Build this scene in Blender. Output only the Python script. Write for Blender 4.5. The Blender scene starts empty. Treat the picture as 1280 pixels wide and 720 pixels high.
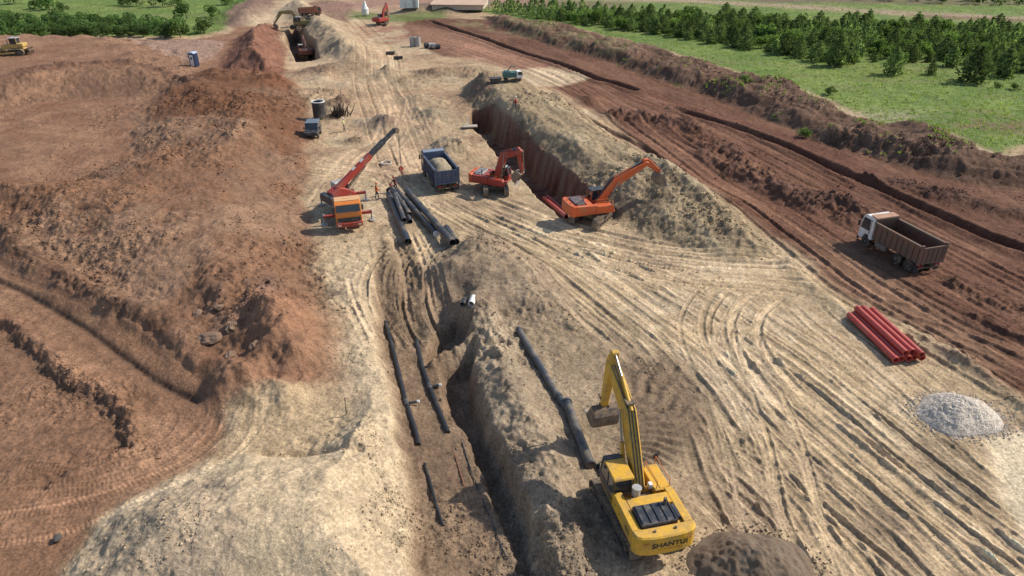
import bpy, bmesh, math, random
import numpy as np
from mathutils import Vector, Matrix
R = math.radians
random.seed(7); rng = np.random.default_rng(7)
scene = bpy.context.scene
COL = scene.collection
# ------------------------------------------------------------------ survey
# the drone stands 27.6 m above the site, looking +Y, tilted down 29.4 degrees
EYE = 27.6; TILT = R(29.4); FOC = 853.0
CT, ST = math.cos(TILT), math.sin(TILT)
def ray(x, y):
    u = (x-640)/FOC; v = (y-360)/FOC
    return u, CT-v*ST, -ST-v*CT
def G(x, y, z=0.0):
    """ground position (metres) surveyed from a spot of the photo"""
    d = ray(x, y); t = (z-EYE)/d[2]
    return (d[0]*t, d[1]*t)
def GS(pts, z=0.0): return [G(x, y, z) for x, y in pts]
# ------------------------------------------------------------------ noise
def vnoise(x, y, seed=0):
    xf = np.floor(x); yf = np.floor(y)
    fx = (x-xf).astype(np.float32); fy = (y-yf).astype(np.float32)
    xi = xf.astype(np.int64).astype(np.uint32); yi = yf.astype(np.int64).astype(np.uint32)
    fx = fx*fx*(3-2*fx); fy = fy*fy*(3-2*fy)
    def hsh(a, b):
        n = a*np.uint32(374761393)+b*np.uint32(668265263)+np.uint32((seed*2246822519+12345) & 0xffffffff)
        n = (n ^ (n >> np.uint32(13)))*np.uint32(1274126177)
        n = n ^ (n >> np.uint32(16))
        return n.astype(np.float32)*np.float32(2/4294967295.0)-1
    one = np.uint32(1)
    a = hsh(xi, yi); b = hsh(xi+one, yi); c = hsh(xi, yi+one); d = hsh(xi+one, yi+one)
    top = a+(b-a)*fx; bot = c+(d-c)*fx
    return top+(bot-top)*fy
def fbm(x, y, lam, octv=4, seed=0, gain=.5):
    s = np.zeros(np.shape(x), np.float32); amp = 1.0; tot = 0
    f = 1.0/lam
    for k in range(octv):
        s += amp*vnoise(x*f+17.3*k, y*f-9.1*k, seed+k*7); tot += amp
        amp *= gain; f *= 2.07
    return s/tot
def sstep(a, b, x):
    t = np.clip((x-a)/(b-a), 0, 1); return t*t*(3-2*t)
def catmull(pts, step=1.0):
    P = [np.array(p, float) for p in pts]
    P = [2*P[0]-P[1]]+P+[2*P[-1]-P[-2]]
    out = []
    for i in range(1, len(P)-2):
        n = max(2, int(np.linalg.norm(P[i+1]-P[i])/step))
        for k in range(n):
            t = k/n
            out.append(.5*((2*P[i])+(-P[i-1]+P[i+1])*t+(2*P[i-1]-5*P[i]+4*P[i+1]-P[i+2])*t*t
                           + (-P[i-1]+3*P[i]-3*P[i+1]+P[i+2])*t**3))
    out.append(P[-2])
    return np.array(out)
# ------------------------------------------------------------------ terrain grid (denser near the middle of the site)
C0 = 15.5
NC = 1300
ypix = np.concatenate([np.arange(-42, 60, .62), np.arange(60, 320, .70), np.arange(320, 815, .92)])
Yr = np.array([G(640, y)[1] for y in ypix])
far = Yr.max()*np.geomspace(1.012, 14, 60)
Yr = np.sort(np.concatenate([Yr, far])).astype(np.float64)
NR = len(Yr)
us = np.concatenate([np.linspace(-1.6, -.80, 60, endpoint=False), np.linspace(-.80, .80, NC-120), np.linspace(.80, 1.6, 61)[1:]])
NC = len(us)
Y = np.repeat(Yr[:, None], NC, 1)
X = us[None, :]*(Y+C0)
H = np.zeros_like(X, np.float32)
def block(x0, x1, y0, y1):
    i0 = np.searchsorted(Yr, y0); i1 = np.searchsorted(Yr, y1)
    if i1 <= i0: return None
    ya, yb = Yr[i0]+C0, Yr[i1-1]+C0
    lo = min(x0/ya, x0/yb); hi = max(x1/ya, x1/yb)
    j0 = np.searchsorted(us, lo); j1 = np.searchsorted(us, hi)
    if j1 <= j0: return None
    return slice(i0, i1), slice(j0, j1)
WX = (fbm(X, Y, 7, 3, 3)*1.3+fbm(X, Y, 1.6, 2, 5)*.45).astype(np.float32)
WY = (fbm(X, Y, 7, 3, 33)*1.3+fbm(X, Y, 1.6, 2, 35)*.45).astype(np.float32)
BIG = 50.0
def sdpoly(pts, warp=1.0, pad=14):
    """signed distance (positive inside) to a polygon, world metres"""
    pts = np.array(pts); out = np.full(X.shape, -BIG, np.float32)
    b = block(pts[:, 0].min()-pad, pts[:, 0].max()+pad, pts[:, 1].min()-pad, pts[:, 1].max()+pad)
    if b is None: return out
    x = X[b]+warp*WX[b]; y = Y[b]+warp*WY[b]
    d2 = np.full(x.shape, 1e9); ins = np.zeros(x.shape, bool)
    n = len(pts)
    for i in range(n):
        a = pts[i]; c = pts[(i+1) % n]; e = c-a
        px = x-a[0]; py = y-a[1]
        t = np.clip((px*e[0]+py*e[1])/(e@e+1e-12), 0, 1)
        d2 = np.minimum(d2, (px-t*e[0])**2+(py-t*e[1])**2)
        cond = (a[1] > y) != (c[1] > y)
        if abs(e[1]) > 1e-9:
            ins ^= cond & (x < a[0]+e[0]*(y-a[1])/e[1])
    out[b] = np.where(ins, 1, -1)*np.sqrt(d2)
    return out
def line(pts, Rad, warp=0.0, step=1.0):
    """distance, side and run along a smooth polyline; only valid below Rad"""
    P = catmull(pts, step)
    D = np.full(X.shape, 1e6, np.float32); S = np.zeros(X.shape, np.float32); L = np.zeros(X.shape, np.float32)
    run = 0
    m = Rad+abs(warp)*2.2
    for i in range(len(P)-1):
        a = P[i]; c = P[i+1]; e = c-a; ln = math.hypot(*e)
        b = block(min(a[0], c[0])-m, max(a[0], c[0])+m, min(a[1], c[1])-m, max(a[1], c[1])+m)
        if b is not None:
            px = X[b]-a[0]; py = Y[b]-a[1]
            if warp: px = px+warp*WX[b]; py = py+warp*WY[b]
            t = np.clip((px*e[0]+py*e[1])/(e@e+1e-12), 0, 1)
            d = np.hypot(px-t*e[0], py-t*e[1])
            q = d < D[b]
            D[b] = np.where(q, d, D[b])
            S[b] = np.where(q, np.sign(e[0]*py-e[1]*px), S[b])
            L[b] = np.where(q, run+t*ln, L[b])
        run += ln
    return D, S, L, run
# ------------------------------------------------------------------ soils (base colours, linear)
SAND = (.408, .300, .184); PALE = (.505, .388, .252); GREY = (.26, .195, .125); CLAY = (.222, .122, .076)
RED = (.168, .073, .040); DARK = (.15, .074, .052); SPOIL = (.122, .072, .048); FLOOR = (.185, .122, .078)
GRASS = (.105, .155, .036); UMBER = (.085, .055, .04); LCLAY = (.27, .154, .092)
COLR = np.empty(X.shape+(3,), np.float32); COLR[:] = SAND
ROUGH = np.full(X.shape, .25, np.float32)      # how lumpy the ground is, 0 to 1
def paint(mask, c, amount=1.0):
    m = (np.clip(mask, 0, 1)*amount)[..., None]
    COLR[:] = COLR*(1-m)+np.array(c, np.float32)*m
def rough(mask, v):
    ROUGH[:] = ROUGH*(1-mask)+v*mask
N1 = fbm(X, Y, 14, 4, 51); N2 = fbm(X, Y, 3.2, 4, 61, .6); N3 = fbm(X, Y, .8, 3, 71, .65)
NS = fbm(X*.9+Y*.35, (Y*.9-X*.35)*.22, 2.0, 4, 81, .6)          # long streaks running up the site
H += .35*N1
paint(sstep(-.1, .5, N1+.4*N2), PALE, .5); paint(sstep(.05, .5, -N1+.5*N2), GREY, .55)
N4 = fbm(X, Y, 6, 4, 57, .6); paint(sstep(.08, .4, N4), (.27, .195, .132), .55); paint(sstep(.1, .45, -N4+.3*N3), (.44, .34, .23), .5)
paint(sstep(60, 90, Y)*sstep(-.4, .3, N2+.5*N4), (.375, .245, .15), .7); paint(sstep(62, 90, Y)*sstep(.05, .4, N4-.5*N2), (.27, .175, .112), .6)

# --- left: red-brown clay country
P_clay = GS([(-400, 47), (60, 48), (240, 50), (285, 42), (300, -10), (340, -10), (345, 40), (358, 92), (378, 115), (385, 200), (385, 260),
             (392, 330), (425, 400), (440, 470), (400, 490), (330, 500), (290, 520), (285, 560), (230, 590), (130, 640), (72, 735), (-300, 800)])
s = sdpoly(P_clay, 1.2); M_clay = sstep(-1.0, 1.6, s)
paint(M_clay, CLAY); paint(M_clay*sstep(-.1, .5, N2+.5*N1), LCLAY, .75); paint(M_clay*sstep(.15, .6, -N2+.3*N3), RED, .5)
rough(M_clay, .22)
# the long spoil heap
P_heap = GS([(-120, 235), (0, 287), (50, 325), (105, 365), (165, 395), (212, 412), (235, 450), (290, 488), (350, 502), (425, 478), (428, 400), (402, 330),
             (385, 260), (385, 190), (392, 130), (350, 103), (285, 92), (235, 100), (195, 118), (170, 150), (150, 200), (90, 225), (30, 225)])
s = sdpoly(P_heap, 1.0); m = sstep(-.5, 1.2, s)
H += 2.1*sstep(-.5, 8.5, s)+m*(.55*fbm(X, Y, 5, 3, 91)+.25*N2)
rough(m, .75)
paint(m, (.20, .11, .067), .8); paint(m*sstep(-.05, .45, N1+.5*N2), (.265, .165, .106), .65); paint(m*sstep(.1, .5, N3-.5*N1), (.165, .080, .042), .5); q_ = sdpoly(GS([(215, 105), (290, 95), (350, 105), (390, 140), (385, 220), (330, 180), (260, 170), (190, 160)]), 1.5); paint(sstep(-2, 3, q_), (.135, .062, .034), .8)
paint(m*sstep(.12, .5, fbm(X, Y, 9, 3, 95)), (.235, .15, .10), .45)
for pts, hh, w in [([(-60, 262), (0, 291), (40, 322), (100, 366), (165, 397), (212, 414), (250, 462), (310, 492), (360, 502)], .95, 1.3),
                   ([(215, 108), (270, 100), (330, 108), (375, 128)], 1.0, 4.0), ([(180, 150), (230, 125), (290, 150), (330, 190)], .8, 4.0),
                   ([(335, 480), (350, 440), (352, 410)], 1.5, 3.2), ([(240, 400), (290, 380), (330, 360)], .7, 3.0)]:
    D, S, L, run = line(GS(pts), 3*w, .7)
    H += hh*np.exp(-(D/w)**2)*(1+.5*N2); rough(np.exp(-(D/(1.5*w))**2), 1.0)
D, S, L, run = line(GS([(345, 480), (352, 440), (350, 405)]), 9, .5); paint(np.exp(-(D/3.0)**2), (.26, .138, .082), .75)
D, S, L, run = line(GS([(-80, 255), (0, 289), (40, 320), (100, 364), (165, 396), (212, 413)]), 3, .5, .8)
paint(np.exp(-((D-.2)/.85)**2)*sstep(-.5, .2, N3), (.095, .058, .038), .75)
D, S, L, run = line(GS([(230, 395), (290, 400), (330, 380)]), 8, .6); paint(np.exp(-(D/2.6)**2)*sstep(-.2, .4, N2+.5*N3), (.15, .10, .08), .7)
# plateau where the bulldozer works and its scraped face
P_plat = GS([(-500, 40), (60, 50), (175, 50), (222, 66), (262, 96), (232, 118), (170, 122), (90, 124), (0, 138), (-200, 165), (-500, 190)])
s = sdpoly(P_plat, .6); pm = sstep(0, 13, s)
H += 2.7*pm
face = sstep(0, 2, s)*(1-sstep(11, 14, s))
H += face*.42*np.sin(X*1.0+2*N2)*(.6+N1)+face*.25*N2
paint(face, (.185, .108, .07), .8); paint(face*sstep(.1, .8, np.sin(X*.8+3*N2)+N2), LCLAY, .55); rough(face, .55)
D, S, L, run = line(GS([(-150, 118), (0, 104), (40, 92), (110, 84), (190, 84), (225, 92), (250, 104)], 2.0), 5, .5)
H += .55*np.exp(-(D/1.3)**2)*(1+.6*N2); paint(np.exp(-(D/1.4)**2), (.13, .072, .05), .8); rough(np.exp(-(D/2)**2), 1)
# track way, gully and the lower pit
s = sdpoly(GS([(-200, 255), (0, 315), (90, 375), (170, 410), (230, 440), (290, 500), (285, 560), (240, 590), (130, 640), (60, 735), (-300, 760), (-200, 600), (0, 585), (160, 570), (170, 520), (130, 475), (60, 420), (0, 385), (-200, 350)]), .5)
m = sstep(-.4, .6, s); H -= .28*sstep(-1.0, 1.3, s); paint(m, (.23, .128, .076), .85); rough(m, .10); paint(m*sstep(0, .6, N2), (.295, .174, .106), .6)
D, S, L, run = line(GS([(-60, 325), (20, 358), (60, 380), (100, 405), (150, 440), (190, 470), (225, 490), (246, 500)]), 2.5, .12, .6)
H += -.24*np.exp(-(D/.24)**2)*sstep(-2, 5, L)+.05*np.exp(-((D-.75)/.4)**2); paint(np.exp(-(D/.4)**2), UMBER, .75)  # gully bottom painted darker
D, S, L, run = line(GS([(-60, 300), (30, 330), (120, 385), (190, 420), (240, 470)]), 2.5, .2, .6)
H += -.12*np.exp(-(D/.25)**2)
edge = [(-200, 350), (0, 398), (18, 412), (48, 436), (62, 458), (100, 482), (132, 492), (152, 518), (157, 556)]
s = sdpoly(GS(edge+[(120, 566), (60, 600), (-200, 640)]), .35); D, S, L, run = line(GS(edge), 14, .3)
m = sstep(-.45, .5, s+.5*N3)*np.exp(-np.minimum(D, 60)/7)
H -= .75*m; rough(np.exp(-(D/1.3)**2), 1); rough(sstep(0, 1, s), .5)
paint(np.exp(-((D-.3)/.6)**2)*sstep(-.2, .3, s)*sstep(-.35, .25, N2), UMBER, .85); paint(sstep(-.3, .6, s), (.19, .108, .066), .6)  # darker band along the inner pit edge
# red mounds at the back
for pts, hh, w, c in [([(268, 90), (292, 50), (318, 36), (346, 26), (358, 60), (362, 92), (330, 99)], 4.2, 9, (.185, .085, .056)),
                      ([(255, 28), (285, 5), (330, -12), (345, 10), (330, 30), (290, 34)], 2.0, 7, (.16, .105, .085)),
                      ([(160, 52), (235, 50), (285, 52), (270, 75), (235, 80)], .3, 4, (.30, .20, .15))]:
    s = sdpoly(GS(pts), 1.0); m = sstep(-.6, 1.2, s)
    H += hh*sstep(-.5, w, s)*(1+.25*N2); paint(m, c, .85); rough(m, .8)
paint(sstep(.1, .5, N3)*sstep(0, 3, sdpoly(GS([(268, 90), (292, 50), (346, 26), (362, 92), (330, 99)]))), (.26, .14, .10), .5)

# --- sand mound in the lower left corner
P_mound = GS([(58, 800), (95, 700), (135, 640), (200, 606), (260, 586), (310, 566), (380, 560), (425, 520), (462, 476), (498, 515), (512, 590), (518, 650), (530, 800)])
s = sdpoly(P_mound, .5); m = sstep(-.35, .5, s)
paint(m, PALE, .95)
H += 2.0*sstep(-.3, 5.2, s)+m*(.3*fbm(X, Y, 3, 3, 101))
rough(m, .25)
s2 = sdpoly(GS([(70, 800), (110, 700), (140, 650), (215, 612), (270, 605), (310, 640), (300, 800)]), .8); m2 = sstep(-.8, 1.0, s2)*m
paint(m2, (.39, .298, .205), .75); paint(m2*sstep(-.1, .5, N3+.5*N2), (.30, .23, .158), .55); rough(m2, .4)
s2 = sdpoly(GS([(440, 800), (445, 660), (420, 590), (440, 520), (500, 500), (520, 620), (540, 800)]), .6); m2 = sstep(-.6, .8, s2)
paint(m2*sstep(-.2, .5, N3+.4*N2), (.35, .265, .17), .7); rough(m2, .55)
s2 = sdpoly(GS([(270, 560), (290, 530), (330, 505), (420, 490), (470, 480), (420, 560), (370, 566)]), .6); m2 = sstep(-.5, .8, s2)
paint(m2, SAND, .9); rough(m2, .5); paint(m2*sstep(0, .4, N2), (.25, .15, .10), .6)
D, S, L, run = line(GS([(330, 567), (400, 572), (450, 580)]), 2, .2, .6); H -= .35*np.exp(-(D/.3)**2)
# pale strip beside the trench
D, S, L, run = line(GS([(430, 330), (445, 400), (460, 460), (490, 540)]), 8, .5); paint(np.exp(-(D/1.9)**2), PALE, .8); H += .5*np.exp(-(D/1.6)**2)*sstep(0, 8, L)

# --- the middle trench
P_tr = GS([(466, 330), (530, 330), (572, 392), (584, 450), (598, 520), (640, 600), (705, 800), (520, 800), (514, 650), (500, 560), (482, 480), (472, 410)])
s = sdpoly(P_tr, .28)+.38*fbm(X, Y, 1.1, 3, 141, .6); dep = sstep(52, 43.5, Y)
m = sstep(-.5, .6, s)
H -= .85*m*dep
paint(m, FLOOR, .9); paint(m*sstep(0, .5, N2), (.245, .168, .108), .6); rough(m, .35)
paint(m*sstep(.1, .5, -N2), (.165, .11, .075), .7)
rut = sdpoly(GS([(465, 300), (520, 300), (570, 380), (560, 420), (470, 420)]), .8); m = sstep(-.5, 1, rut)
paint(m, (.20, .14, .09), .75); rough(m, .9); H += m*.35*np.sin((X*.94+Y*.2)*2.6+1.5*N2)*.5
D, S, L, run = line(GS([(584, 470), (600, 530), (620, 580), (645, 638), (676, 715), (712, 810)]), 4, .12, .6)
H -= 1.1*np.exp(-((D+.25*N3)/.66)**4)*sstep(0, 3, L); paint(np.exp(-(D/.9)**2), (.12, .08, .058), .8)  # slot darkened: shade of the trench wall put into the soil colour
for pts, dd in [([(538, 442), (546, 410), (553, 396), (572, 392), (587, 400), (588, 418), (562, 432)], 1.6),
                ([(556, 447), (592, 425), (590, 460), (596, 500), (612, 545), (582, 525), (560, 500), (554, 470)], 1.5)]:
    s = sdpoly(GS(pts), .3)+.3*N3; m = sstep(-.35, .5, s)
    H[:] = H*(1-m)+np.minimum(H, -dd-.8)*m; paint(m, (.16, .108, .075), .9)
D, S, L, run = line(GS([(540, 445), (566, 432), (592, 421)]), 2, .2, .5); H[:] = np.maximum(H, np.where(D < .9, -.35-1.3*D+.35*N3+.3*N2, -99))
s = sdpoly(GS([(598, 395), (650, 402), (700, 480), (745, 590), (775, 740), (760, 820), (680, 820), (640, 600), (596, 490)]), .6); paint(sstep(-.8, 1.0, s), (.25, .185, .122), .75)
# berm between trench and pipeline
D, S, L, run = line(GS([(592, 385), (606, 415), (625, 460), (645, 510), (664, 565), (684, 625), (704, 690), (730, 800)]), 9, .4)
H += .72*np.exp(-(D/1.45)**2)*(1+.8*N2+.35*N3); rough(np.exp(-(D/2.2)**2), 1.0)
paint(np.exp(-(D/2.1)**2), (.30, .232, .16), .9); paint(np.exp(-(D/2.2)**2)*sstep(0, .5, N2+.6*N3), (.20, .15, .105), .85); paint(np.exp(-(D/1.8)**2)*sstep(.1, .5, N3-N2), (.40, .31, .21), .7)
# brown heap above it
P_d = GS([(530, 340), (560, 310), (600, 288), (640, 305), (690, 335), (730, 380), (720, 410), (660, 415), (600, 400), (560, 380)])
s = sdpoly(P_d, .9); m = sstep(-1, 1.4, s); H += 1.1*sstep(-.6, 4.5, s)*(1+.5*N2); paint(m, (.25, .185, .125), .85); rough(m, .7)
paint(m*sstep(.1, .5, N2), (.19, .135, .092), .7)
for x, y, hh, w in [(590, 322, .8, 2.0), (560, 345, .8, 1.6), (632, 350, .5, 2.0), (578, 372, -.6, .9)]:
    c = G(x, y); d2 = (X+.5*WX-c[0])**2+(Y+.5*WY-c[1])**2; H += hh*np.exp(-d2/w**2)
# tracked turning circle in front of the yellow machine
s = sdpoly(GS([(655, 400), (760, 405), (800, 430), (850, 450), (885, 500), (870, 560), (830, 610), (770, 620), (735, 560), (700, 490)]), .7); m = sstep(-.9, 1, s)
paint(m, (.255, .188, .122), .85); rough(m, .4); paint(m*sstep(0, .5, N2), (.33, .248, .163), .6)
s = sdpoly(GS([(770, 450), (835, 445), (890, 495), (880, 540), (840, 580), (800, 600), (770, 560), (765, 500)]), .4); m = sstep(-1.3, 1.5, s+.8*N3); M_turn = m
paint(m, (.185, .13, .086), .95)
cc = G(742, 548); rr = np.hypot(X-cc[0], Y-cc[1]); aa = np.arctan2(Y-cc[1], X-cc[0])
H += m*.085*np.sin(aa*40+2.6*np.sin(rr*1.5)+.8*N2)*sstep(1.0, 1.6, rr)*(.85+.5*N2)
# --- the deep trench with its spoil bank
P_bank = GS([(575, 108), (622, 102), (664, 110), (722, 140), (782, 185), (832, 215), (872, 240), (952, 288), (975, 322), (925, 330), (860, 314), (800, 296), (760, 272), (733, 252), (690, 212), (642, 168), (604, 140), (580, 128)])
s = sdpoly(P_bank, .5); m = sstep(-.4, .9, s)
H += m*.15+2.5*(.30+.70*sstep(55, 67, Y))*(.85+.3*N1)*sstep(-.2, 3.8, s)*(1+.22*fbm(X, Y, 6, 3, 111)+.1*NS)
paint(m, (.295, .22, .135), .95); paint(m*sstep(-.05, .4, NS), (.39, .30, .19), .75); paint(m*sstep(.05, .4, -NS+.1*N2+.2*N3), (.18, .135, .088), .6); rough(m, .95); H += m*(.22*NS+.2*fbm(X, Y, 1.7, 3, 117, .6))
for x, y, hh, w in [(895, 262, 1.0, 4.5), (840, 240, .8, 3), (800, 262, -1.3, 2.0), (770, 255, -1.2, 1.7), (650, 120, .7, 4)]:
    c = G(x, y); d2 = (X+.6*WX-c[0])**2+(Y+.6*WY-c[1])**2; H += hh*np.exp(-d2/w**2)
for x, y, w in [(812, 262, 1.6), (775, 250, 1.5), (765, 262, 1.2)]:
    c = G(x, y, 1); d2 = (X+.6*WX-c[0])**2+(Y+.6*WY-c[1])**2; paint(np.exp(-d2/w**2), (.10, .08, .062), .85)
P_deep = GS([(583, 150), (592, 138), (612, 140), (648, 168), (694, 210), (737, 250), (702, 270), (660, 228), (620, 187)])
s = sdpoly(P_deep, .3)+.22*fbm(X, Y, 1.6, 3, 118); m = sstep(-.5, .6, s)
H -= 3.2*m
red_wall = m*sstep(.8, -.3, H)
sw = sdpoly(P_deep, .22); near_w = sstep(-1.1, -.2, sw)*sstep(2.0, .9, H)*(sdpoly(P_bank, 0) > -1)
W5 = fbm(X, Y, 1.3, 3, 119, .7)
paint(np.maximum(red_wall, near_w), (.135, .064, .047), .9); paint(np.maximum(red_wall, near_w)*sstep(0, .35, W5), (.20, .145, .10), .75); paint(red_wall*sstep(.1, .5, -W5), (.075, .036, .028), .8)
def tip(c0, hh, w, ax_, ay_, col, k):
    m = 3*w*max(ax_, ay_)+2; b = block(c0[0]-m, c0[0]+m, c0[1]-m, c0[1]+m)
    if b is None: return
    e = np.exp(-(((X[b]+.75*WX[b]-c0[0])/ax_)**2+((Y[b]+.75*WY[b]-c0[1])/ay_)**2)/w**2).astype(np.float32)
    H[b] += hh*e*(1+.4*N2[b]); q = (np.clip(k*e, 0, 1)*.75)[..., None]; COLR[b] = COLR[b]*(1-q)+np.array(col, np.float32)*q
    q = np.clip(1.4*e, 0, 1); ROUGH[b] = ROUGH[b]*(1-q)+.8*q
# --- small grey heaps and clutter of the upper site
for x, y, hh, w, c in [(563, 190, 1.5, 2.6, GREY), (545, 148, 1.4, 3.2, (.25, .205, .14)), (524, 128, 1.0, 3.0, (.27, .20, .13)), (600, 118, 1.2, 3, (.17, .12, .085)),
                       (484, 160, 1.7, 2.2, (.165, .11, .082)), (428, 132, 1.2, 2.2, (.12, .07, .05)), (398, 92, 1.0, 4, (.15, .09, .065)), (440, 85, 1.0, 5, (.24, .175, .115)),
                       (488, 93, .9, 2.5, (.24, .17, .11)), (545, 92, 1.0, 2.4, (.14, .085, .06)), (510, 105, .6, 4, GREY), (530, 170, .5, 3, GREY), (590, 90, .8, 4, GREY),
                       (600, 150, .6, 2.5, GREY), (350, 115, .9, 3, RED), (738, 126, .9, 1.9, (.085, .043, .03)), (836, 121, -.5, 3.0, (.12, .05, .034)), (505, 260, 0.2, 2, PALE)]:
    tip(G(x, y), hh, w, 1, 1, c, 1.5)
_r = random.Random(4)
for k in range(46):
    px = _r.uniform(395, 600); py = _r.uniform(62, 205)
    if px > 560 and py > 130 or px < 430 and py > 150 or 415 < px < 520 and py > 185: continue
    tip(G(px, py), _r.uniform(.15, .75), _r.uniform(.7, 2.1), _r.uniform(.8, 2.2), 1, _r.choice([GREY, (.20, .145, .10), (.30, .20, .125), (.16, .10, .07), (.42, .32, .215)]), 1.3)
# far trench
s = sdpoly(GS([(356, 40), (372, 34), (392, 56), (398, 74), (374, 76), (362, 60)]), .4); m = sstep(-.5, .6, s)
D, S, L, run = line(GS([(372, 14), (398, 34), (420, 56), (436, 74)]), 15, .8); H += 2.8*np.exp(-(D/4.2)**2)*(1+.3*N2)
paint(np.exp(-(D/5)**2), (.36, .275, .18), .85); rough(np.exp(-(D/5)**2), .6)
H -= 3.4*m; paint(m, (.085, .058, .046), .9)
s = sdpoly(GS([(358, 76), (420, 72), (430, 80), (395, 88), (360, 86)]), .5); m = sstep(-.5, 1, s); paint(m, (.50, .36, .23), .8); rough(m, .05)
D, S, L, run = line(GS([(330, 30), (348, 20), (366, 8), (384, -6)]), 14, .8); paint(np.exp(-(D/5)**2), PALE, .85)
s = sdpoly(GS([(370, 8), (400, 0), (440, 2), (440, 30), (410, 24)]), .8); m = sstep(-1, 2, s); paint(m, (.17, .10, .075), .8); rough(m, .8)
s = sdpoly(GS([(440, 30), (500, 28), (560, 38), (520, 52), (470, 60), (440, 44)]), .8); paint(sstep(-1, 3, s)*sstep(-.1, .3, N2), (.26, .135, .095), .8)

# --- right: dark red haul road and spoil ridge
P_road = GS([(500, 20), (600, 24), (680, 36), (760, 58), (860, 86), (950, 130), (1100, 180), (1290, 225), (1600, 310), (1600, 640), (1290, 500), (1180, 430), (1060, 372), (1010, 326), (968, 305),
             (885, 245), (836, 213), (740, 140), (690, 110), (665, 96), (600, 72), (548, 72), (512, 46)])
s = sdpoly(P_road, 1.0); M_road = sstep(-1.2, 1.6, s)
paint(M_road, (.140, .069, .044)); paint(M_road*sstep(-.1, .45, NS+.3*N1), (.190, .100, .063), .8); paint(M_road*sstep(.05, .5, -NS+.3*N2), (.105, .049, .031), .7); rough(M_road, .3)
s = sdpoly(GS([(505, 28), (580, 40), (640, 62), (700, 84), (690, 100), (640, 88), (560, 72), (515, 50)]), .7); paint(sstep(-1, 3, s), (.27, .148, .098), .7)
s = sdpoly(GS([(636, 86), (690, 84), (745, 98), (700, 108), (650, 108)]), .6); paint(sstep(-1, 1.5, s), PALE, .8)
s = sdpoly(GS([(990, 290), (1060, 300), (1150, 360), (1280, 440), (1280, 500), (1150, 420), (1050, 365)]), .8); paint(sstep(-1, 3, s), (.235, .14, .088), .75)
P_ridge = GS([(600, 20), (640, 26), (740, 44), (800, 60), (870, 78), (930, 98), (985, 110), (1045, 140), (1095, 160), (1150, 165), (1205, 180), (1240, 200), (1300, 188), (1600, 240),
              (1600, 300), (1300, 240), (1200, 225), (1120, 205), (1040, 182), (960, 152), (880, 118), (800, 92), (700, 60), (620, 36)])
s = sdpoly(P_ridge, .9); m = sstep(-.8, .9, s)
H += 1.75*sstep(-.4, 3.4, s)*(1+.5*N2+.3*N1); paint(m, SPOIL, .95); rough(m, 1.0)
paint(m*sstep(0, .5, N2+.4*N3), (.20, .125, .09), .7); paint(m*sstep(.1, .5, N1+.3*N3), (.115, .068, .05), .7)
for pts, dd, w, c in [([(536, 26), (600, 48), (650, 65), (700, 82), (750, 100), (792, 113)], .85, .75, (.075, .034, .024)),
                      ([(846, 138), (930, 165), (1000, 192), (1060, 218), (1120, 245), (1200, 280), (1300, 322), (1600, 430)], 1.1, .8, (.085, .04, .03)),
                      ([(690, 118), (735, 150), (790, 178), (850, 215)], .3, .5, (.10, .048, .034)), ([(670, 112), (720, 150), (770, 182)], .22, .4, (.13, .07, .05))]:
    D, S, L, run = line(GS(pts), 4, .12, 1.0)
    H += -dd*np.exp(-(D/w)**4)*sstep(0, 3, L)+.35*dd*np.exp(-((D-1.5*w)/(.8*w))**2); paint(np.exp(-(D/w)**4), c, .85)
D, S, L, run = line(GS([(850, 138), (960, 170), (1060, 212)]), 9, .3); paint(np.exp(-((D-2.0)/1.6)**2)*(S > 0), (.13, .058, .04), .7)
for pts, hh, w in [([(768, 146), (800, 152), (850, 162), (890, 184), (940, 215), (990, 243), (1045, 262), (1075, 275)], 1.0, 2.3), ([(880, 195), (960, 240), (1010, 262)], .5, 1.3),
                   ([(1165, 243), (1215, 255), (1290, 272)], .55, 1.4), ([(1190, 350), (1240, 375), (1300, 400)], .3, 1.0), ([(1225, 400), (1290, 430)], .35, 1.0),
                   ([(1085, 225), (1150, 232), (1200, 243)], .35, 1.3)]:
    D, S, L, run = line(GS(pts), 3.4*w, .7); e = np.exp(-(D/w)**2)
    H += hh*e*(1+.9*N2+.4*N3); paint(e*sstep(-.35, .3, N2+.3*N3), (.088, .048, .036), .85); rough(np.clip(1.4*e, 0, 1), 1.0)
# edge of pale sand against the red road
D, S, L, run = line(GS([(985, 330), (1050, 385), (1140, 420), (1200, 450), (1260, 490), (1320, 540)]), 5, .5); H += .35*np.exp(-(D/.8)**2)*(1+N2); rough(np.exp(-(D/1.2)**2), .9)
s = sdpoly(GS([(1240, 545), (1300, 530), (1500, 700), (1300, 690), (1255, 620)]), .5); m = sstep(-.4, .6, s); paint(sstep(-.8, .6, sdpoly(GS([(1140, 548), (1215, 552), (1248, 590), (1250, 660), (1200, 625), (1160, 590)]), .6)), (.25, .185, .118), .7); paint(m, (.60, .485, .33), .95); rough(m, .03); H -= .12*m; M_turn = np.maximum(M_turn, m)
s = sdpoly(GS([(1020, 470), (1060, 490), (1150, 560), (1120, 570), (1040, 500)]), .4); paint(sstep(-.4, .5, s), PALE, .6)

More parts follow.
